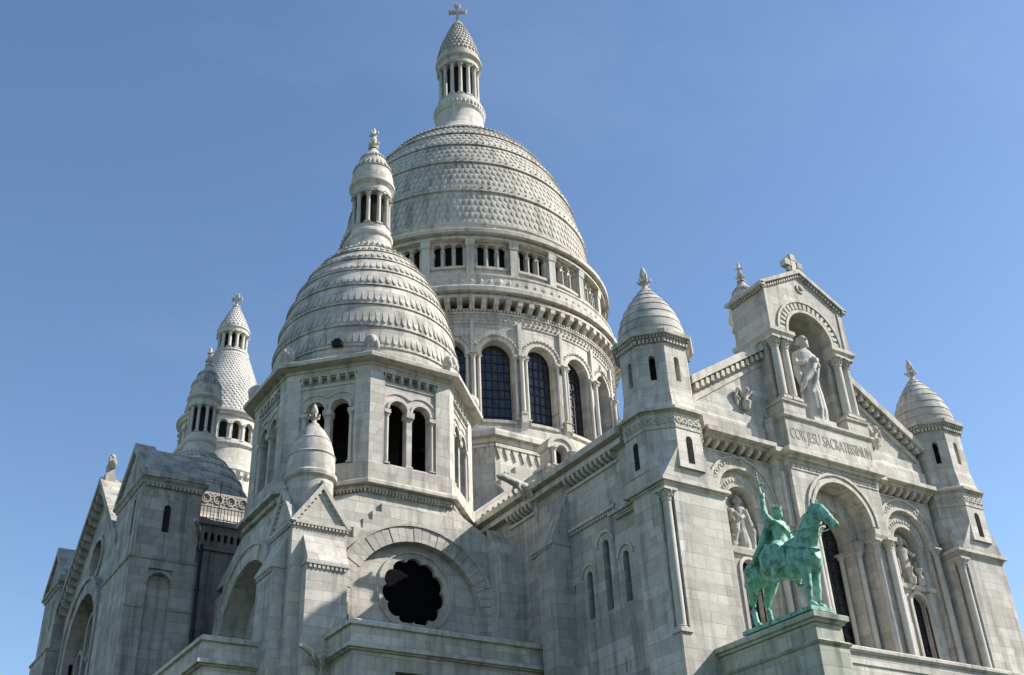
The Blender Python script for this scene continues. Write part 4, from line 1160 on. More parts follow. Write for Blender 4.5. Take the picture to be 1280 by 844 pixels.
    for s in (-1, 1):
        rf.prism([(s*2.88, -1.2, 18.95), (s*2.88, -1.2, 19.14), (0, -1.2, 20.72), (0, -1.2, 20.48)], (0, 2.6, 0)); rf.build('niche_gable_cornice', 'trim', root); rf = MB(O)
        rf.prism([(s*7.35, .45, 12.75), (s*7.35, .45, 13.1), (s*2.45, .45, 16.2), (s*2.45, .45, 15.75)], (0, 1.2, 0))
        # rake cornice of the big gable
        d2 = Vector((s*-4.9, 3.1)).normalized()
        rf.prism([(s*7.4, -.42, 12.72), (s*7.4, -.42, 13.12), (s*2.6, -.42, 16.16), (s*2.6, -.42, 15.78)], (0, .9, 0))
        for i in range(14):
            q = (i+.6)/14.2; x = s*(7.25-4.7*q); z = 12.78+2.98*q
            rf.prism([(x-.10, 0, z-.30), (x+.10, 0, z-.30), (x+.10, 0, z), (x-.10, 0, z)], (0, -.30, 0))
        rf.prism([(s*7.2, -.003, 12.0), (s*7.2, -.003, 12.3), (s*2.6, -.003, 15.25), (s*2.6, -.003, 15.08)], (0, -.09, 0))
        rf.build('gable_cornice', 'trim', root); rf = MB(O)
        for i in range(16):    # niche gable dentils
            q = (i+.5)/16; x = s*2.72*(1-q); z = 18.92+1.5*q; rf.box(x-.045, x+.045, -1.12, -1.0, z-.13, z)
        for i in range(13):
            y = -1.0+2.2*(i+.5)/13; rf.box(min(s*2.6, s*2.74), max(s*2.6, s*2.74), y-.045, y+.045, 18.8, 18.94)
        rf.build('niche_gable_dentils', 'trim', root); rf = MB(O)
    strip(rf, plane_map((0, 0, 0), (1, 0, 0), (0, -1, 0)), -2.86, -2.6, [(1.2, 18.93), (1.2, 19.1), (-1.3, 19.1), (-1.3, 18.93)])
    strip(rf, plane_map((0, 0, 0), (1, 0, 0), (0, -1, 0)), 2.6, 2.86, [(1.2, 18.93), (1.2, 19.1), (-1.3, 19.1), (-1.3, 18.93)])
    rf.build('niche_gable_eaves', 'trim', root)
    for s in (-1, 1):
        t = MB(O)
        a, b = (-7.15, -3.25) if s < 0 else (3.25, 7.15)
        strip(t, S0, a, b, [(0, 10.26), (.44, 10.28), (.44, 10.42), (.72, 10.44), (.72, 10.64), (.55, 10.72), (0, 10.72)])
        corbels(t, S0, a+.05, b-.05, 8, 10.28, .34, .17, .40)
        strip(t, S0, a, b, [(0, 9.84), (.06, 9.85), (.06, 9.91), (0, 9.92)])
        t.build('side_bay_cornice', 'trim', root); t = MB(O)
        archring(t, S0, s*5.1, 7.95, 1.33, 1.48, -.2, .06, 20); archring(t, S0, s*5.1, 7.95, 1.80, 1.90, 0, .10, 22)
        archring(t, S0, s*5.1, 7.70, .83, .95, -.4, -.14, 16)
        t.build('side_bay_archivolt', 'trim', root); t = MB(O)
        archring(t, S0, s*5.1, 4.82, .49, .64, -.3, -.15, 12, legs=4.5)
        t.build('window_surround', 'trim', root); t = MB(O)
        for k in (-1, 1): strip(t, S0, s*5.1+k*1.62-.32, s*5.1+k*1.62+.32, [(-.5, 7.6), (.1, 7.6), (.16, 7.78), (.16, 7.95), (-.5, 7.95)])
        strip(t, S0, s*5.1-1.3, s*5.1+1.3, [(-.3, 5.5), (-.1, 5.52), (-.06, 5.7), (-.3, 5.75)])
        t.build('impost', 'trim', root)
    t = MB(O)
    archring(t, S1, 0, 7.6, 1.75, 1.92, -.3, .06, 26); archring(t, S1, 0, 7.6, 2.05, 2.18, 0, .10, 28)
    archring(t, S1, 0, 7.2, 1.25, 1.42, -1.2, -.84, 22)
    for s in (-1, 1):
        strip(t, S1, s*2.05-.42, s*2.05+.42, [(-.8, 7.0), (.12, 7.0), (.2, 7.2), (.2, 7.45), (-.8, 7.45)])
        strip(t, S1, s*1.45-.28, s*1.45+.28, [(-1.5, 6.7), (-.62, 6.7), (-.56, 6.85), (-.56, 7.05), (-1.5, 7.05)])
    t.build('centre_archivolt', 'trim', root); t = MB(O)
    # cornice above the frieze, sills of the niche
    sweep(t, [(-3.2, 0), (-3.2, -.55), (-2.75, -.55), (-2.75, -.9), (2.75, -.9), (2.75, -.55), (3.2, -.55), (3.2, 0)], [(-.1, 9.98), (.06, 10.0), (.06, 10.16), (.30, 10.18), (.30, 10.4), (.16, 10.5), (-.1, 10.52)], closed=False)
    t.build('centre_cornice', 'trim', root); t = MB(O)
    sweep(t, [(-2.75, .1), (-2.75, -1.0), (2.75, -1.0), (2.75, .1)], [(-.1, 11.92), (.05, 11.94), (.12, 12.02), (.12, 12.12), (.02, 12.17), (-.5, 12.18)], closed=False)
    t.build('niche_sill', 'trim', root)
    for s in (-1, 1):
        t = MB(O)
        sweep(t, rectpath(*sorted((s*1.35, s*2.72)), -1.02, .1), [(-.1, 12.72), (.08, 12.76), (.1, 12.86), (.02, 12.92), (-.3, 12.93)])
        t.build('pedestal_moulding', 'trim', root); t = MB(O)
        sweep(t, rectpath(*sorted((s*1.42, s*2.6)), -1.0, 1.2), [(-.3, 16.22), (.02, 16.24), (.1, 16.36), (.2, 16.46), (.2, 16.66), (.1, 16.74), (-.3, 16.76)])
        t.build('niche_impost', 'trim', root)
    t = MB(O)
    archring(t, Sn, 0, 16.75, 1.42, 1.56, -.1, .06, 24); archring(t, Sn, 0, 16.75, 1.98, 2.1, 0, .08, 26)
    for i in range(19):
        a = pi*(i+.5)/19
        mpx = Sn(1.77*cos(a), 16.75+1.77*sin(a), .0)
        ra = Vector((cos(a), 0, sin(a))); ta = Vector((-sin(a), 0, cos(a)))
        t.obox(mpx, ra*.15, ta*.08, Vector((0, -.05, 0)))
    for s in (-1, 1):
        for x in (2.62,): t.box(min(s*2.3, s*2.62), max(s*2.3, s*2.62), -1.06, -1.0, 16.78, 18.9)
    t.build('niche_archivolt', 'trim', root)
    for s in (-1, 1):
        cv = MB(O)
        archring(cv, S0, s*5.1, 7.95, 1.48, 1.80, -.05, .05, 24)
        for i in range(26):
            a = pi*(i+.5)/26; cv.ball(S0(s*5.1+1.64*cos(a), 7.95+1.64*sin(a), .05), (.09, .05, .09), 6, 4)
            cv.ball(S0(s*5.1+(1.56 if i % 2 else 1.72)*cos(a+.06), 7.95+(1.56 if i % 2 else 1.72)*sin(a+.06), .05), (.05, .04, .05), 5, 3)
        archring(cv, S0, s*5.1, 7.70, .95, 1.28, -.26, -.16, 20)
        for i in range(18):
            a = pi*(i+.5)/18; cv.ball(S0(s*5.1+1.1*cos(a), 7.70+1.1*sin(a), -.16), (.1, .05, .1), 6, 4)
        cv.build('carved_archivolt', 'carved', root)
    cv = MB(O)
    for sy, u0, u1 in ((S1, -2.72, 2.72),):
        strip(cv, sy, u0, u1, [(0, 9.5), (.04, 9.52), (.04, 9.98), (0, 9.98)])
        for i in range(22):
            u = u0+(u1-u0)*(i+.5)/22
            archring(cv, sy, u, 9.75, .07, .12, .03, .08, 8, a0=0, a1=2*pi); cv.ball(sy(u, 9.75, .04), .05, 5, 3)
            cv.ball(sy(u+.12, 9.85 if i % 2 else 9.65, .04), (.06, .04, .05), 5, 3)
    cv.build('carved_frieze', 'carved', root); cv = MB(O)
    archring(cv, Sn, 0, 19.62, .17, .27, 0, .06, 14, a0=0, a1=2*pi); cv.ball(Sn(0, 19.62, .02), .13, 8, 5)
    cv.build('gable_rosette', 'carved', root)
    # columns: centre pairs, side bays, niche pairs
    for s in (-1, 1):
        for x, y, z0, z1, r in ((1.82, -.72, -.4, 7.0, .17), (2.32, -.98, -.4, 7.0, .17), (1.45, .0, -.4, 6.7, .13), (1.12, .75, -.4, 6.7, .12),
                                (1.75, -.82, 12.92, 16.25, .20), (2.32, -.78, 12.92, 16.25, .20)):
            k = MB(O); column(k, s*x, y, z0, z1, r, 14); k.build('column', 'plain', root)
        for dx in (-1, 1):
            k = MB(O); column(k, s*5.1+dx*1.56, -.14, -.4, 7.6, .15, 14); k.build('column', 'plain', root)
        k = MB(O); k.box(s*3.02-.07, s*3.02+.07, -.56, -.45, 6.9, 9.4); k.box(s*2.9-.0, s*2.9+.02, -.6, -.45, 6.9, 9.4); k.build('pilaster_strip', 'plain', root)
    wdw = MB(O); window_grid(wdw, S1, arch(0, 2.52, -1.5, 7.2, 18), -1.75, 4, 20, .05, .1); wdw.build('window', ['glass', 'iron'], root)
    for s in (-1, 1):
        wdw = MB(O); window_grid(wdw, S0, arch(s*5.1, 1.0, -1.0, 4.82, 12), -.6, 3, 14, .035, .06); wdw.build('window', ['glass', 'iron'], root)
    # relief groups in the side lunettes
    m = MB(O)
    figure(m, (-5.0, .52, 5.75), 2.5, 1.1, (-.35, -1), seed=3)
    m.tube([(-5.75, .30, 5.9), (-5.6, .18, 6.5), (-5.4, .2, 7.0), (-5.55, .3, 7.5)], [.14, .17, .14, .09], 8)
    m.tube([(-4.6, .35, 5.75), (-4.62, .25, 6.6), (-4.8, .3, 7.6)], [.2, .18, .1], 8)
    m.tube([(-5.1, .15, 7.2), (-5.4, .05, 7.0), (-5.62, .1, 7.3)], [.12, .11, .08], 8)
    rq = random.Random(4)
    for i in range(16): m.ball((-5.85+rq.uniform(-.05, .3), .40+rq.uniform(-.25, .0), 5.75+i*.12), rq.uniform(.07, .15), 7, 5)
    m.box(-5.98, -4.25, .1, .6, 5.45, 5.78)
    r1 = sculpt(m, 'relief_group', 'relief', root, .035, 1)
    m = MB(O)
    P = figure(m, (5.1, .55, 5.75), 2.35, 1.1, (-.3, -1), seed=5)
    carve_arm(m, P, 2.35, 1.1, [(.11, .0, .76), (.19, .05, .62), (.12, .16, .6)]); carve_arm(m, P, 2.35, 1.1, [(-.11, .0, .76), (-.2, .05, .66), (-.2, .12, .82)])
    m.tube([(4.8, .05, 6.5), (4.8, .0, 6.0), (4.8, .05, 5.7)], [.2, .17, .15], 8); m.tube([(5.4, .05, 6.5), (5.4, .0, 6.0), (5.4, .05, 5.7)], [.2, .17, .15], 8)
    for s in (-1, 1): m.tube([(5.1+s*.62, .45, 5.7), (5.1+s*.62, .4, 7.0)], [.13, .1], 8)
    for i in range(14):
        a = pi*i/13; m.ball((5.1+.62*cos(a), .58, 7.4+.8*sin(a)), .11, 6, 4)
    m.box(4.25, 5.95, .1, .6, 5.45, 5.74)
    sculpt(m, 'relief_group', 'relief', root, .035, 1)
    # angels on the gable
    for s in (-1, 1):
        m = MB(O); o = Vector((s*4.15, -.12, 12.35))
        m.tube([o+Vector((0, 0, 0)), o+Vector((0, -.12, .35)), o+Vector((0, -.1, .7))], [.2, .22, .14], 9); m.ball(o+Vector((0, -.2, .9)), .15, 8, 6)
        for q in (-1, 1):
            m.tube([o+Vector((q*.1, 0, .55)), o+Vector((q*.4, -.05, .95)), o+Vector((q*.5, 0, .55)), o+Vector((q*.42, .05, .1))], [.12, .16, .14, .07], 8, flat=.5)
        sculpt(m, 'angel_relief', 'trim', root, .04, 2)
    # cross on the niche gable
    k = MB(O)
    k.box(-.34, .34, -1.08, -.5, 20.4, 20.8); k.box(-.17, .17, -.97, -.61, 20.8, 21.75); k.box(-.5, .5, -.95, -.63, 21.1, 21.5)
    for q in ((-.5, 21.3), (.5, 21.3), (0, 21.75)):
        k.box(q[0]-.2, q[0]+.2, -.99, -.59, q[1]-.2, q[1]+.2)
    for dx in (-1, 1):
        for dz in (-1, 1): k.ball((dx*.33, -.78, 21.3+dz*.33), (.17, .16, .17), 8, 6)
    archring(k, Sn, 0, 21.3, .38, .52, -.34, -.1, 20, a0=0, a1=2*pi)
    for v in k.v: v.x, v.y, v.z = v.x*.82, -.78+(v.y+.78)*.9, 20.45+(v.z-20.45)*.86
    k.build('gable_cross', 'trim', root)
    # inscription cut in the panel
    cu = bpy.data.curves.new('inscription', 'FONT'); cu.body = 'COR JESU SACRATISSIMUM'; cu.size = .78; cu.extrude = .012; cu.align_x = 'CENTER'
    tmp = bpy.data.objects.new('t', cu); COL.objects.link(tmp); bpy.context.view_layer.update()
    me = bpy.data.meshes.new_from_object(tmp.evaluated_get(bpy.context.evaluated_depsgraph_get())); bpy.data.objects.remove(tmp)
    xs = [v.co.x for v in me.vertices]; sc = 5.1/(max(xs)-min(xs))
    for v in me.vertices: v.co = Vector((v.co.x*sc, -1.004-v.co.z, 10.95+v.co.y))-Vector(O)
    me.materials.clear(); me.materials.append(M['letter']); me.name = 'inscription'
    link('inscription', me, root, O)
    return root
facade()

# ------------------------------------------------------------------ entrance porch with the rider's plinth
def porch():
    O = (0, -4, -12.1)
    b = MB(O)
    b.box(-7.3, 11.2, -5.55, -1.0, ZB, -.55)
    b.box(-7.3, 11.2, -5.6, -5.2, -.55, -.16)
    root = b.build('entrance_porch', 'ash', BAS)
    p = MB((-8, -3.5, -12.1))
    x0, x1, yf = -8.72, -7.3, -5.95
    p.box(x0, x1, yf, -1.06, ZB, -.08); p.box(x0+.08, x1-.08, yf+.08, -1.06, -.08, .55)
    pr = p.build('stone_plinth', 'plinth', None); tag(pr, 'tall stone plinth streaked with green copper stains under the bronze rider', 'plinth')
    t = MB(O)
    path = [(x0, -1.06), (x0, yf), (x1, yf), (x1, -1.06)]
    sweep(t, path, [(-.3, .55), (.0, .56), (.03, .64), (.12, .68), (.13, .84), (.10, .87), (-.70, .945)], closed=False)
    sweep(t, path, [(-.1, -.2), (.05, -.18), (.1, -.1), (.02, -.03), (-.1, -.01)], closed=False)
    t.build('coping', 'plinth', pr)
    t = MB(O)
    sweep(t, [(-7.3, -5.6), (11.2, -5.6)], [(-.45, -.2), (.04, -.18), (.12, -.1), (.12, .0), (.04, .06), (-.45, .06)], closed=False)
    t.build('porch_parapet_coping', 'trim', root)
    return root
porch()

# ------------------------------------------------------------------ west transept front
def transept():
    O = (-24, 32.3, -12.1)
    XG = -24.6; yc = 31.75
    Wm = plane_map((XG, yc, 0), (0, -1, 0), (-1, 0, 0))
    f = MB(O)
    cq = [(1.0*cos(2*pi*i/24)+.0, 12.75+1.25*sin(2*pi*i/24)) for i in range(24)]
    panel(f, Wm, [(-6.3, ZB), (6.2, ZB), (6.2, 11.7), (0, 17.4), (-6.3, 11.7)], [arch(0, 6.0, 0, 7.6, 24), cq], .55)
    lan = [arch(-1.75, 1.1, 1.0, 7.3, 10), arch(0, 1.3, 1.0, 8.9, 10), arch(1.75, 1.1, 1.0, 7.3, 10)]
    panel(f, Wm, rect(-3.3, 3.3, -1, 11), lan, .5, d=-.55)
    f.hull([Vector(p) for p in ((-23.9, 26, 11.6), (-23.9, 38.6, 11.6), (-23.9, yc, 17.3), (-9, 26, 11.6), (-9, 38.6, 11.6), (-9, yc, 17.3))])
    f.box(-23.3, -9, 24.4, 40, ZB, 11.6)
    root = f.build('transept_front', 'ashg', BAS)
    wz = MB(O); wz.add([Wm(*p, -.5) for p in cq], [tuple(range(24))]); wz.build('round_window', 'in', root)
    for h in ((-1.75, 1.12, 7.3), (0, 1.32, 8.9), (1.75, 1.12, 7.3)):
        w = MB(O); window_grid(w, Wm, arch(h[0], h[1], 1.0, h[2], 10), -1.0, 3, 10, .04, .06); w.build('window', ['glass', 'iron'], root)
    t = MB(O)
    archring(t, Wm, 0, 7.6, 3.0, 3.75, -.2, .35, 26, legs=3); archring(t, Wm, 0, 7.6, 3.75, 3.95, 0, .45, 26, legs=3)
    archring(t, Wm, 0, 8.9, .66, .95, -.56, -.2, 14, legs=5); archring(t, Wm, 0, 12.75, 1.12, 1.38, 0, .12, 28, a0=0, a1=2*pi)
    for s in (-1, 1):
        archring(t, Wm, s*1.75, 7.3, .56, .82, -.56, -.2, 12, legs=4)
        t.prism([Wm(s*6.4, 11.45, .6), Wm(s*6.4, 11.85, .6), Wm(0, 17.75, .6), Wm(0, 17.3, .6)], (1.3, 0, 0))
        for i in range(17):
            q = (i+.5)/17; u = s*6.2*(1-q); v = 11.45+5.75*q; strip(t, Wm, u-.09, u+.09, [(0, v-.45), (.45, v-.3), (.52, v+.1), (0, v+.1)])
        strip(t, Wm, s*3.3-.5, s*3.3+.5, [(-.3, 6.2), (.4, 6.2), (.5, 6.5), (-.3, 6.55)])
    c = Vector((XG-.1, yc, 17.5))
    t.box(c.x-.25, c.x+.35, yc-.3, yc+.3, 17.4, 17.95); t.box(c.x-.14, c.x+.24, yc-.17, yc+.17, 17.9, 19.1); t.box(c.x-.13, c.x+.23, yc-.5, yc+.5, 18.35, 18.75)
    for dy, dz in ((-.5, 18.55), (.5, 18.55), (0, 19.1)): t.ball((c.x+.05, yc+dy, dz), (.2, .22, .22), 8, 6)
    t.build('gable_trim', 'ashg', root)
    # side piers with pitched stone roofs
    for y0, y1 in ((21.35, 26.15), (38.7, 42.7)):
        p = MB(O); ym = (y0+y1)/2
        Sp = plane_map((0, y0, 0), (1, 0, 0), (0, -1, 0)); Wp = plane_map((-25.1, 0, 0), (0, -1, 0), (-1, 0, 0))
        panel(p, Sp, [(-25.1, ZB), (-22.1, ZB), (-22.1, 13.6), (-25.1, 13.6)], [arch(-23.75, 1.15, -5, 8.1, 14), arch(-23.75, .36, 10.85, 12.1, 8)], .16)
        p.add([Sp(*q, -.16) for q in rect(-24.4, -23.1, -5.2, 8.8)], [(0, 1, 2, 3)])
        panel(p, Wp, [(-y1, ZB), (-y0, ZB), (-y0, 13.6), (-ym, 15.98), (-y1, 13.6)], [arch(-(y0+1.25), .4, 10.9, 12.6, 8), arch(-(ym), 1.0, -4, 8.4, 10)], .3)
        p.add([(-25.09, y1, ZB), (-22.1, y1, ZB), (-22.1, y1, 13.6), (-25.09, y1, 13.6)], [(0, 1, 2, 3)]); p.add([(-22.1, y0, ZB), (-22.1, y1, ZB), (-22.1, y1, 13.6), (-22.1, y0, 13.6)], [(0, 1, 2, 3)])
        # lower stage is thicker: set-off ledge
        p.box(-25.28, -24.85, y0-.14, y1+.1, ZB, 9.35); p.box(-24.85, -24.36, y0-.14, y0-.003, 8.9, 9.35); p.box(-24.36, -23.15, y0-.14, y0-.003, 8.9, 9.35); p.box(-23.15, -22.02, y0-.14, y0-.003, ZB, 9.35); p.box(-24.85, -24.34, y0-.14, y0-.003, ZB, 8.9)
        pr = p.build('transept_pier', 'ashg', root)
        r = MB(O)
        for s, ye in ((-1, y0-.28), (1, y1+.28)):
            r.prism([(-25.2, ye, 13.62), (-25.2, ye, 13.85), (-25.2, ym, 16.28), (-25.2, ym, 16.0)], (3.15, 0, 0))
            ye += s*.04
            r.prism([(-25.26, ye, 13.55), (-25.26, ye, 13.95), (-25.26, ym, 16.46), (-25.26, ym, 15.95)], (1.05, 0, 0))
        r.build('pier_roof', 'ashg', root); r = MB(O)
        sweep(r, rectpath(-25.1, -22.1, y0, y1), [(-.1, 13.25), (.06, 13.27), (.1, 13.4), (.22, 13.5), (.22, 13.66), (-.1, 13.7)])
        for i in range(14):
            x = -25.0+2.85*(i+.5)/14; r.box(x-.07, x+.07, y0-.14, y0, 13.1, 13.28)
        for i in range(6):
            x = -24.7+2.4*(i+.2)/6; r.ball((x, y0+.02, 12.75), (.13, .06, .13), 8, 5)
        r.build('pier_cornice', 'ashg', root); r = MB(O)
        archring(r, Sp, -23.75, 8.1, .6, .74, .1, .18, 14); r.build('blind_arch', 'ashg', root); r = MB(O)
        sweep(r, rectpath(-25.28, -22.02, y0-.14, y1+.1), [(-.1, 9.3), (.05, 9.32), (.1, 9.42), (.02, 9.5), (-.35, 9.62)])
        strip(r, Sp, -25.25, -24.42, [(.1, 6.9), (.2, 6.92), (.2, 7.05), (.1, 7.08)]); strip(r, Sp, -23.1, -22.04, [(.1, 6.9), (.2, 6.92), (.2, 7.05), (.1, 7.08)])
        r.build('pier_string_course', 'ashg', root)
        k = MB(O); k.add([Sp(*q, -.14) for q in arch(-23.75, .38, 10.85, 12.1, 8)], [tuple(range(11))])
        k.build('pier_window', 'in', root)
    # link wall, balustrade, sloped terrace and ring-pattern cresting behind it
    l = MB(O); Sl = plane_map((0, 24.0, 0), (1, 0, 0), (0, -1, 0))
    holes = [arch(-21.25+.36*i, .2, 11.85, 12.2, 6) for i in range(10)]
    panel(l, Sl, rect(-21.6, -17.5, ZB, 12.7), holes, .25); l.add([Sl(*q, -.3) for q in rect(-21.6, -17.5, 11.5, 12.6)], [(0, 1, 2, 3)])
    l.box(-22.1, -17.5, 23.8, 24.4, 12.7, 12.95); strip(l, Sl, -21.6, -17.5, [(0, 11.25), (.2, 11.3), (.25, 11.5), (0, 11.55)])
    l.prism([(-21.6, 24.3, 12.9), (-21.6, 26.0, 14.3), (-21.6, 26.0, 12.0), (-21.6, 24.3, 12.0)], (4.6, 0, 0))
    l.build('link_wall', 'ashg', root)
    g2 = MB(O); Sg = plane_map((0, 26.0, 0), (1, 0, 0), (0, -1, 0))
    g2.box(-21.6, -16.8, 26.0, 26.3, 14.2, 14.95)
    for i in range(7):
        u = -21.25+.72*i
        archring(g2, Sg, u, 15.12, .22, .30, -.2, .06, 18, a0=0, a1=2*pi); archring(g2, Sg, u+.36, 15.32, .05, .12, -.15, .04, 10, a0=0, a1=2*pi)
        archring(g2, Sg, u+.36, 14.98, .05, .12, -.15, .04, 10, a0=0, a1=2*pi)
        for k in range(5): g2.ball(Sg(u+.11*cos(2*pi*k/5), 15.12+.11*sin(2*pi*k/5), -.06), .07, 6, 4)
    g2.box(-21.6, -16.8, 26.0, 26.16, 15.42, 15.52)
    g2.build('ring_cresting', 'ashg', root)  # darker stone tint paints in the shade on the rings
    dp = MB(O); dp.tube([(-21.95, 21.0, 2), (-21.95, 21.0, 10.4)], .09, 8)
    for z in (4, 6, 8, 10): dp.lathe([(.09, z), (.13, z+.03), (.13, z+.1), (.09, z+.13)], 8, (-21.95, 21.0))
    dp.build('downpipe', 'iron', root)
    gargoyle(root, (-21.9, 21.6, 11.2), (-.55, -.85, 0), s=.6)
    # wall blocks under the far tower
    n = MB(O); n.box(-20.6, -9.7, 41.2, 51.8, ZB, 10.4); n.box(9.6, 20.4, 11.2, 21.8, ZB, 10.4); n.box(9.6, 24, 24, 40, ZB, 12.0); n.box(-9.7, 9.7, 26, 78, ZB, 11); n.build('rear_walls', 'ash', root)
    root.location.x += .4
    return root
transept()
r_ = MB((-19.5, 24.2, 12.95))
for i in range(22):
    x = -21.5+4.0*i/21; r_.tube([(x, 24.1, 12.94), (x, 24.1, 13.85)], .018, 5)
r_.tube([(-21.55, 24.1, 13.8), (-17.4, 24.1, 13.8)], .022, 5); r_.tube([(-21.55, 24.1, 13.15), (-17.4, 24.1, 13.15)], .022, 5)
r_.tube([(-19.9, 24.12, 12.94), (-19.9, 24.12, 15.4)], .025, 5)
rr_ = r_.build('iron_railing', 'iron'); tag(rr_, 'thin dark iron railing on the terrace edge left of the nearest domed tower', 'railing')

# ------------------------------------------------------------------ bell tower behind
def bell_tower():
    BX, BY = 0.0, 89.96
    O = (BX, BY, -12.1); T = Matrix.Translation((BX, BY, 0))
    root = thing('bell_tower', 'pale round bell tower with a scaled conical spire behind the dark small dome', 'tower', O)
    b = MB(O); b.X = T
    b.lathe([(5.7, ZB), (5.7, 42.6), (5.3, 43.6), (5.3, 48.6)], 48)
    b.build('shaft', 'ashl', root)
    a = MB(O); nb = 20; da = 2*pi/nb; R = 5.05
    for k in range(nb):
        mp = cyl_map((BX, BY), R, k*da); h = R*da/2
        panel(a, mp, rect(-h, h, 48.9, 52.4), [arch(0, .95, 49.3, 51.2, 8)], .5, curve=.5)
        archring(a, mp, 0, 51.2, .5, .66, 0, .1, 10)
    ai = MB(O); ai.X = T; ai.lathe([(4.4, 48.9), (4.4, 52.4)], 40); ai.build('arcade_passage', 'in', root)  # passage wall near-black, shade put into its colour
    a.build('arcade', 'ashl', root, fix='weld')
    ring_copies(root, O, 'arcade_column', 'white', nb, lambda m: column(m, BX+R, BY, 49.1, 51.2, .17, 8), .5*da)
    t = MB(O); t.X = T
    t.lathe([(5.3, 48.3), (5.6, 48.5), (5.6, 48.8), (5.1, 49.0)], 48); t.build('arcade_sill', 'white', root); t = MB(O); t.X = T; t.lathe([(5.1, 52.3), (5.3, 52.4), (5.35, 52.6), (5.6, 52.75), (5.6, 53.0), (4.9, 53.2)], 48); t.build('spire_cornice', 'white', root); t = MB(O); t.X = T
    t.lathe([(5.3, 44.6), (5.75, 45.2), (5.75, 45.5), (5.3, 45.7)], 48)
    t.X = None
    for i in range(36):
        strip(t, cyl_map((BX, BY), 5.3, 2*pi*i/36), -.2, .2, [(0, 44.2), (.35, 44.55), (.4, 45.0), (0, 45.0)])
    t.build('corbel_table', 'white', root)
    s = MB(O); s.X = T
    pf = [(4.95, 53.0), (4.85, 54.2), (4.55, 55.8), (4.1, 57.4), (3.55, 59.0), (3.0, 60.6), (2.5, 62.0), (2.1, 63.0)]
    s.lathes(pf, 48); tile_rows(s, pf, .03, .97, 24, 52, .06, .5, .9)
    s.build('scaled_spire', 'white', root)
    l = MB(O); l.X = T
    l.lathe([(2.15, 62.9), (2.25, 63.05), (2.2, 63.3), (1.9, 63.45), (.2, 63.5)], 32); kk = MB(O); kk.X = T; kk.lathe([(1.2, 63.4), (1.2, 66)], 20); kk.build('lantern_shade_core', 'in', root)  # dark inner drum standing in for shade behind the columns
    l.lathe([(.2, 65.9), (1.85, 65.95), (1.95, 66.2), (1.95, 66.45), (2.1, 66.6), (2.1, 66.8), (1.95, 66.9)], 32); l.build('lantern', 'white', root)
    ring_copies(root, O, 'lantern_column', 'white', 12, lambda m: column(m, BX+1.72, BY, 63.45, 66.0, .22, 8))
    k = MB(O); k.X = T; pf = [(1.98, 66.8), (1.85, 67.3), (1.4, 68.4), (.9, 69.5), (.5, 70.3), (.3, 70.7)]
    k.lathes(pf, 32); tile_rows(k, pf, .05, .95, 8, 24, .08, .5, .9); k.build('spire_cap', 'white', root)
    x = MB(O); x.X = T; cross_finial(x, 0, 0, 70.6, 2.0, .26); x.build('cross', 'white', root)
bell_tower()

# ------------------------------------------------------------------ statue of the standing figure in the niche
def niche_statue():
    o = Vector((-.05, -.45, 12.18)); h = 4.75
    root = thing('statue', 'white stone statue of a robed bearded man standing in the arched niche of the gable', 'statue', o)
    b = MB(o); b.box(-.75, .65, -.95, .05, 12.16, 12.45); b.build('pedestal', 'marble', root)
    m = MB(o)
    P = figure(m, (o.x, o.y, 12.45), h, .94, (-.15, -1), seed=11); w = .94
    carve_arm(m, P, h, w, [(.105, .0, .775), (.135, .03, .65), (.07, .09, .665)], .042, .026)
    m.tube([P(.07, .09, .665), P(.04, .105, .69), P(.03, .10, .715)], [.026*h, .024*h, .012*h], 8)
    carve_arm(m, P, h, w, [(-.105, .0, .775), (-.14, .02, .64), (-.10, .09, .62), (-.06, .10, .65)], .042, .026)
    m.tube([P(-.12, .0, .74), P(-.145, .03, .5), P(-.14, .03, .25), P(-.125, .02, .08)], [.035*h, .04*h, .03*h, .015*h], 9, flat=.6)
    m.tube([P(.12, .06, .72), P(.0, .105, .56), P(-.12, .09, .42), P(-.16, .04, .3)], [.022*h, .028*h, .026*h, .02*h], 8)
    m.tube([P(.1, .08, .6), P(.02, .11, .45), P(-.08, .11, .28)], [.012*h, .02*h, .016*h], 7)
    sculpt(m, 'figure', 'marble', root, .028, 1)
niche_statue()

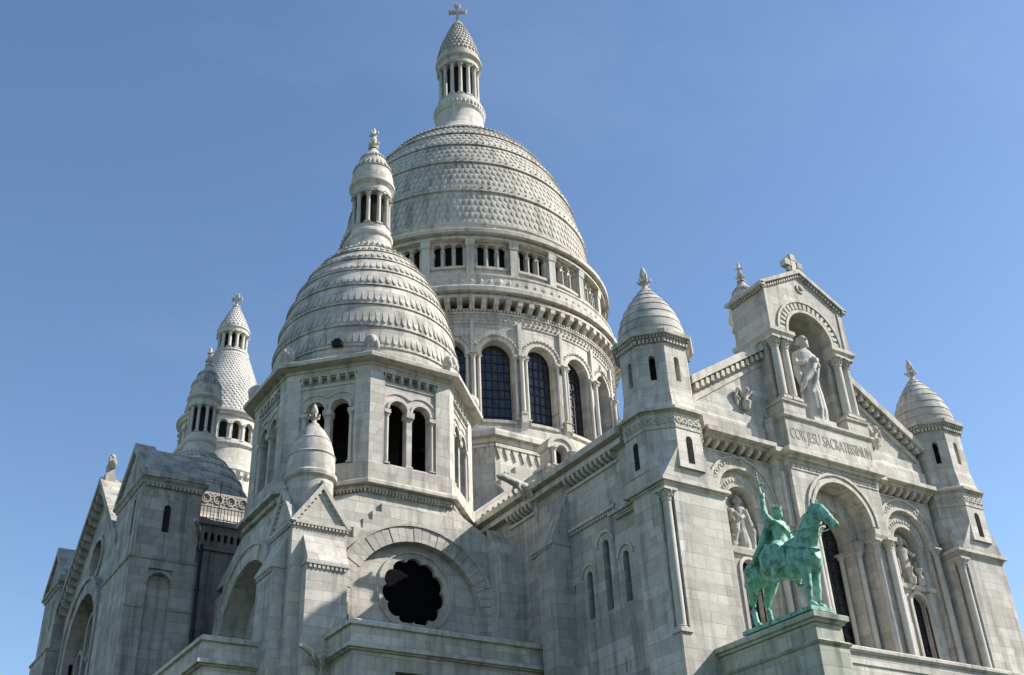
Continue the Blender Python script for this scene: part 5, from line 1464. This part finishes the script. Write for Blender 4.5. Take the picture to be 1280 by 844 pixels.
# ------------------------------------------------------------------ bronze rider
def rider():
    HX = -6.95; Z0 = 1.40
    o = Vector((HX, -3.3, Z0))
    root = thing('equestrian_statue', 'green bronze statue of a crowned rider on a horse, sword held up by its blade', 'statue', o)
    pb = MB(o); pb.box(HX-.58, HX+.58, -5.0, -1.45, Z0-.01, Z0+.14); pb.build('bronze_base', 'bronze', root)
    Zf = Z0+.14
    P = lambda f, l, z: Vector((HX+l, -f, z))
    m = MB(o)
    # trunk: croup to chest
    m.tube([P(1.78, 0, 3.78), P(1.95, 0, 3.70), P(2.3, 0, 3.58), P(2.9, 0, 3.58), P(3.5, 0, 3.54), P(4.1, 0, 3.45), P(4.6, 0, 3.48), P(5.0, 0, 3.5), P(5.2, 0, 3.55)],
           [(.24, .30), (.42, .46), (.50, .53), (.50, .50), (.53, .54), (.53, .62), (.48, .66), (.40, .56), (.22, .34)], 18)
    m.ball(P(2.15, -.22, 3.66), (.28, .44, .44), 12, 9); m.ball(P(2.15, .22, 3.66), (.28, .44, .44), 12, 9)
    m.ball(P(4.72, -.25, 3.35), (.26, .42, .55), 12, 9); m.ball(P(4.72, .25, 3.35), (.26, .42, .55), 12, 9)
    m.tube([P(3.6, 0, 4.05), P(4.2, 0, 4.12), P(4.6, 0, 4.1)], [.22, .26, .25], 10)
    # neck and head
    m.tube([P(4.55, 0, 3.75), P(4.9, 0, 4.2), P(5.2, 0, 4.62), P(5.45, 0, 4.95), P(5.58, 0, 5.08)], [(.34, .60), (.29, .54), (.23, .43), (.19, .33), (.16, .25)], 14)
    m.tube([P(5.42, 0, 5.12), P(5.62, 0, 4.94), P(5.85, 0, 4.66), P(6.1, 0, 4.35), P(6.26, 0, 4.15), P(6.33, 0, 4.06)],
           [(.15, .20), (.20, .29), (.165, .25), (.125, .17), (.13, .16), (.10, .11)], 12)
    m.ball(P(5.58, .12, 4.82), (.09, .20, .20), 8, 6); m.ball(P(5.58, -.12, 4.82), (.09, .20, .20), 8, 6)
    for l in (-1, 1):
        m.tube([P(5.46, l*.11, 5.18), P(5.50, l*.14, 5.36), P(5.52, l*.13, 5.46)], [.065, .06, .02], 7)
        m.ball(P(5.83, l*.145, 4.80), .05, 7, 5); m.ball(P(6.30, l*.09, 4.14), .05, 7, 5)
    # mane
    for i in range(9):
        q = i/8; m.tube([P(5.42-.75*q, -.02, 5.20-.95*q), P(5.36-.75*q, -.17-.1*q, 5.05-.95*q), P(5.40-.72*q, -.24-.1*q, 4.84-.95*q)], [.08, .09, .04], 6)
    # legs
    for l, f in ((-.30, 4.72), (.30, 4.62)):
        m.tube([P(f+.02, l, 3.35), P(f+.04, l*.95, 2.95), P(f+.05, l*.92, 2.50), P(f+.06, l*.92, 2.30), P(f+.03, l*.92, 2.14), P(f+.03, l*.92, 1.88), P(f+.04, l*.92, 1.74), P(f+.12, l*.92, 1.62)],
               [.30, .22, .145, .14, .115, .095, .115, .115], 11)
        m.tube([P(f+.11, l*.92, Zf+.16), P(f+.16, l*.92, Zf-.01)], [.125, .165], 10)
    for l, f in ((-.32, 1.98), (.32, 2.16)):
        m.tube([P(f+.22, l*.92, 3.62), P(f+.28, l, 3.25), P(f+.16, l, 2.95), P(f+.0, l*.95, 2.70), P(f-.09, l*.92, 2.50), P(f-.05, l*.92, 2.26), P(f+.0, l*.92, 1.90), P(f+.02, l*.92, 1.76), P(f+.11, l*.92, 1.62)],
               [.36, .31, .23, .165, .145, .115, .10, .115, .12], 12)
        m.tube([P(f+.10, l*.92, Zf+.16), P(f+.15, l*.92, Zf-.01)], [.125, .165], 10)
    sculpt(m, 'horse', 'bronze', root, .035, 3)
    t = MB(o)
    t.tube([P(1.82, 0, 4.0), P(1.58, .02, 3.85), P(1.50, .05, 3.4), P(1.58, .08, 2.9), P(1.66, .08, 2.5)], [.10, .15, .17, .14, .04], 9)
    sculpt(t, 'tail', 'bronze', root, .035, 2)
    # rider: body, cloak
    r = MB(o); fr = 3.55
    r.tube([P(fr, 0, 3.95), P(fr, 0, 4.3), P(fr+.03, 0, 4.6), P(fr+.06, 0, 4.95), P(fr+.06, 0, 5.2), P(fr+.05, 0, 5.32)],
           [(.42, .36), (.36, .30), (.31, .24), (.37, .25), (.33, .22), (.12, .12)], 14)
    r.tube([P(fr+.06, 0, 5.28), P(fr+.09, 0, 5.45)], [.12, .11], 9)
    hd_ = P(fr+.13, -.02, 5.60)
    r.ball(hd_, (.15, .175, .20), 12, 9); r.ball(hd_+Vector((0, -.10, -.14)), (.12, .12, .16), 9, 7)
    r.tube([hd_+Vector((0, -.16, .03)), hd_+Vector((0, -.215, -.05))], [.022, .035], 6)
    for l in (-1, 1):      # hair
        r.tube([hd_+Vector((l*.13, .03, .08)), hd_+Vector((l*.155, .06, -.12)), hd_+Vector((l*.12, .08, -.24))], [.06, .06, .04], 7)
    # skirts over the saddle and legs
    for l in (-1, 1):
        r.tube([P(fr, l*.2, 4.2), P(fr+.18, l*.5, 4.0), P(fr+.22, l*.62, 3.6), P(fr+.05, l*.62, 3.25)], [(.30, .30), (.24, .30), (.17, .25), (.13, .16)], 12)
        r.tube([P(fr-.05, l*.42, 4.2), P(fr-.25, l*.58, 3.8), P(fr-.35, l*.60, 3.3)], [(.2, .3), (.12, .34), (.06, .25)], 10)
        r.tube([P(fr+.08, l*.62, 3.3), P(fr-.06, l*.64, 2.95), P(fr+.02, l*.64, 2.82)], [.13, .10, .09], 9)
        r.tube([P(fr-.1, l*.64, 2.84), P(fr+.15, l*.66, 2.80), P(fr+.36, l*.66, 2.82)], [.09, .09, .05], 8)
    # right arm raised (west side), left hand on the reins
    r.tube([P(fr+.06, -.34, 5.10), P(fr+.02, -.50, 5.28), P(fr-.05, -.56, 5.56), P(fr-.06, -.52, 5.90), P(fr-.09, -.48, 6.14)], [.16, .155, .135, .11, .09], 10)
    r.tube([P(fr+.05, .36, 5.10), P(fr+.0, .52, 4.75), P(fr+.25, .50, 4.48), P(fr+.62, .30, 4.48)], [.15, .13, .11, .08], 10)
    hp = P(fr-.10, -.47, 6.24)
    r.ball(hp, (.085, .10, .10), 9, 7)
    for i in range(4): r.tube([hp+Vector((-.06, -.02, .07-.05*i)), hp+Vector((-.06, -.11, .07-.05*i)), hp+Vector((.04, -.12, .065-.05*i))], [.03, .03, .026], 6)
    r.tube([hp+Vector((.05, .02, .05)), hp+Vector((.08, -.07, .08)), hp+Vector((.02, -.11, .10))], [.03, .028, .024], 6)
    hq = P(fr+.66, .29, 4.48); r.ball(hq, (.08, .11, .08), 8, 6)
    for i in range(4): r.tube([hq+Vector((-.02, -.08+.045*i-.06, .05)), hq+Vector((-.09, -.08+.045*i-.06, .0)), hq+Vector((-.03, -.08+.045*i-.06, -.06))], .026, 6)
    # cloak falling behind over the croup
    for i in range(9):
        l = -.48+.12*i; e = .06*sin(i*2.1)
        r.tube([P(fr-.1, l*.7, 5.22), P(fr-.32, l*.9, 4.85), P(fr-.52, l*1.1, 4.4), P(fr-.78+e, l*1.28, 4.02), P(fr-1.02+e, l*1.35, 3.80-.2*abs(l))], [.10, .11, .11, .11, .05], 8)
    r.tube([P(fr+.2, -.36, 5.18), P(fr+.30, -.1, 4.95), P(fr+.28, .25, 4.75), P(fr+.1, .42, 4.5)], [.06, .08, .07, .05], 8)
    sculpt(r, 'rider', 'bronze', root, .03, 2)
    # sword held point down, hilt like a cross on top
    s = MB(o); d = Vector((.05, -.10, 1)).normalized(); d = Vector((-.03, .09, 1)).normalized(); b0 = hp-d*1.15+Vector((0, -.08, 0)); tp = hp+d*.95
    n1 = Vector((1, 0, 0)); n2 = Vector((0, -1, 0))
    s.tube([b0, b0+d*.25, hp+d*.45], [.012, .035, .045], 6, smooth=False, flat=.5)
    s.tube([hp+d*.45, tp-d*.08], .032, 8); s.ball(tp, .06, 9, 7)
    g0 = hp+d*.45; s.tube([g0-n2*.19-n1*.03, g0, g0+n2*.19+n1*.03], [.032, .04, .032], 8); s.ball(g0-n2*.2, .045, 7, 5); s.ball(g0+n2*.2, .045, 7, 5)
    s.build('sword', 'bronze', root)
    cw = MB(o); T = Matrix.Translation(hd_); cw.X = T
    cw.lathe([(.175, .06), (.185, .07), (.19, .16), (.178, .17)], 18)
    for k in range(8):
        a = 2*pi*k/8; cw.ball((.187*cos(a), .187*sin(a), .165), .035, 6, 4)
    cw.build('crown', 'bronze', root)
    # harness
    h = MB(o)
    for l in (-1, 1):
        h.tube([P(6.22, l*.13, 4.22), P(5.6, l*.33, 4.25), P(4.9, l*.42, 4.38), P(4.25, l*.28, 4.48)], .028, 6)
        h.tube([P(5.62, l*.19, 5.06), P(5.86, l*.175, 4.62), P(6.12, l*.14, 4.30)], .03, 6)
        h.tube([P(4.2, l*.5, 4.05), P(4.8, l*.50, 3.72), P(5.12, l*.28, 3.62), P(5.28, 0, 3.60)], .05, 6)
        h.tube([P(3.2, l*.45, 4.05), P(2.6, l*.52, 3.85), P(2.0, l*.44, 3.75), P(1.74, 0, 3.72)], .045, 6)
    h.tube([P(6.10, -.15, 4.44), P(6.2, 0, 4.54), P(6.10, .15, 4.44)], .03, 6)
    h.build('harness', 'bronze', root)
    sh = MB(o); sh.tube([P(fr+.1, 0, 4.0), P(fr+.12, 0, 4.12)], [.2, .2], 8)
    sd_ = MB(o)
    sd_.box(HX-.58, HX+.58, -(fr+.55), -(fr-.5), 3.7, 3.98); sd_.tube([P(fr+.5, -.3, 4.1), P(fr+.52, 0, 4.3), P(fr+.5, .3, 4.1)], [.1, .13, .1], 8); sd_.tube([P(fr-.5, -.3, 4.05), P(fr-.55, 0, 4.3), P(fr-.5, .3, 4.05)], [.1, .14, .1], 8)
    sd_.X = None
    for l in (-1, 1): sd_.box(HX+l*.55-.04, HX+l*.55+.04, -(fr+.6), -(fr-.55), 3.25, 3.9)
    sculpt(sd_, 'saddle', 'bronze', root, .035, 2)
    k = .9635; root.scale = (k, k, k); root.location = CP+(o-CP)*k+Vector((-.12, .05, 0))
rider()
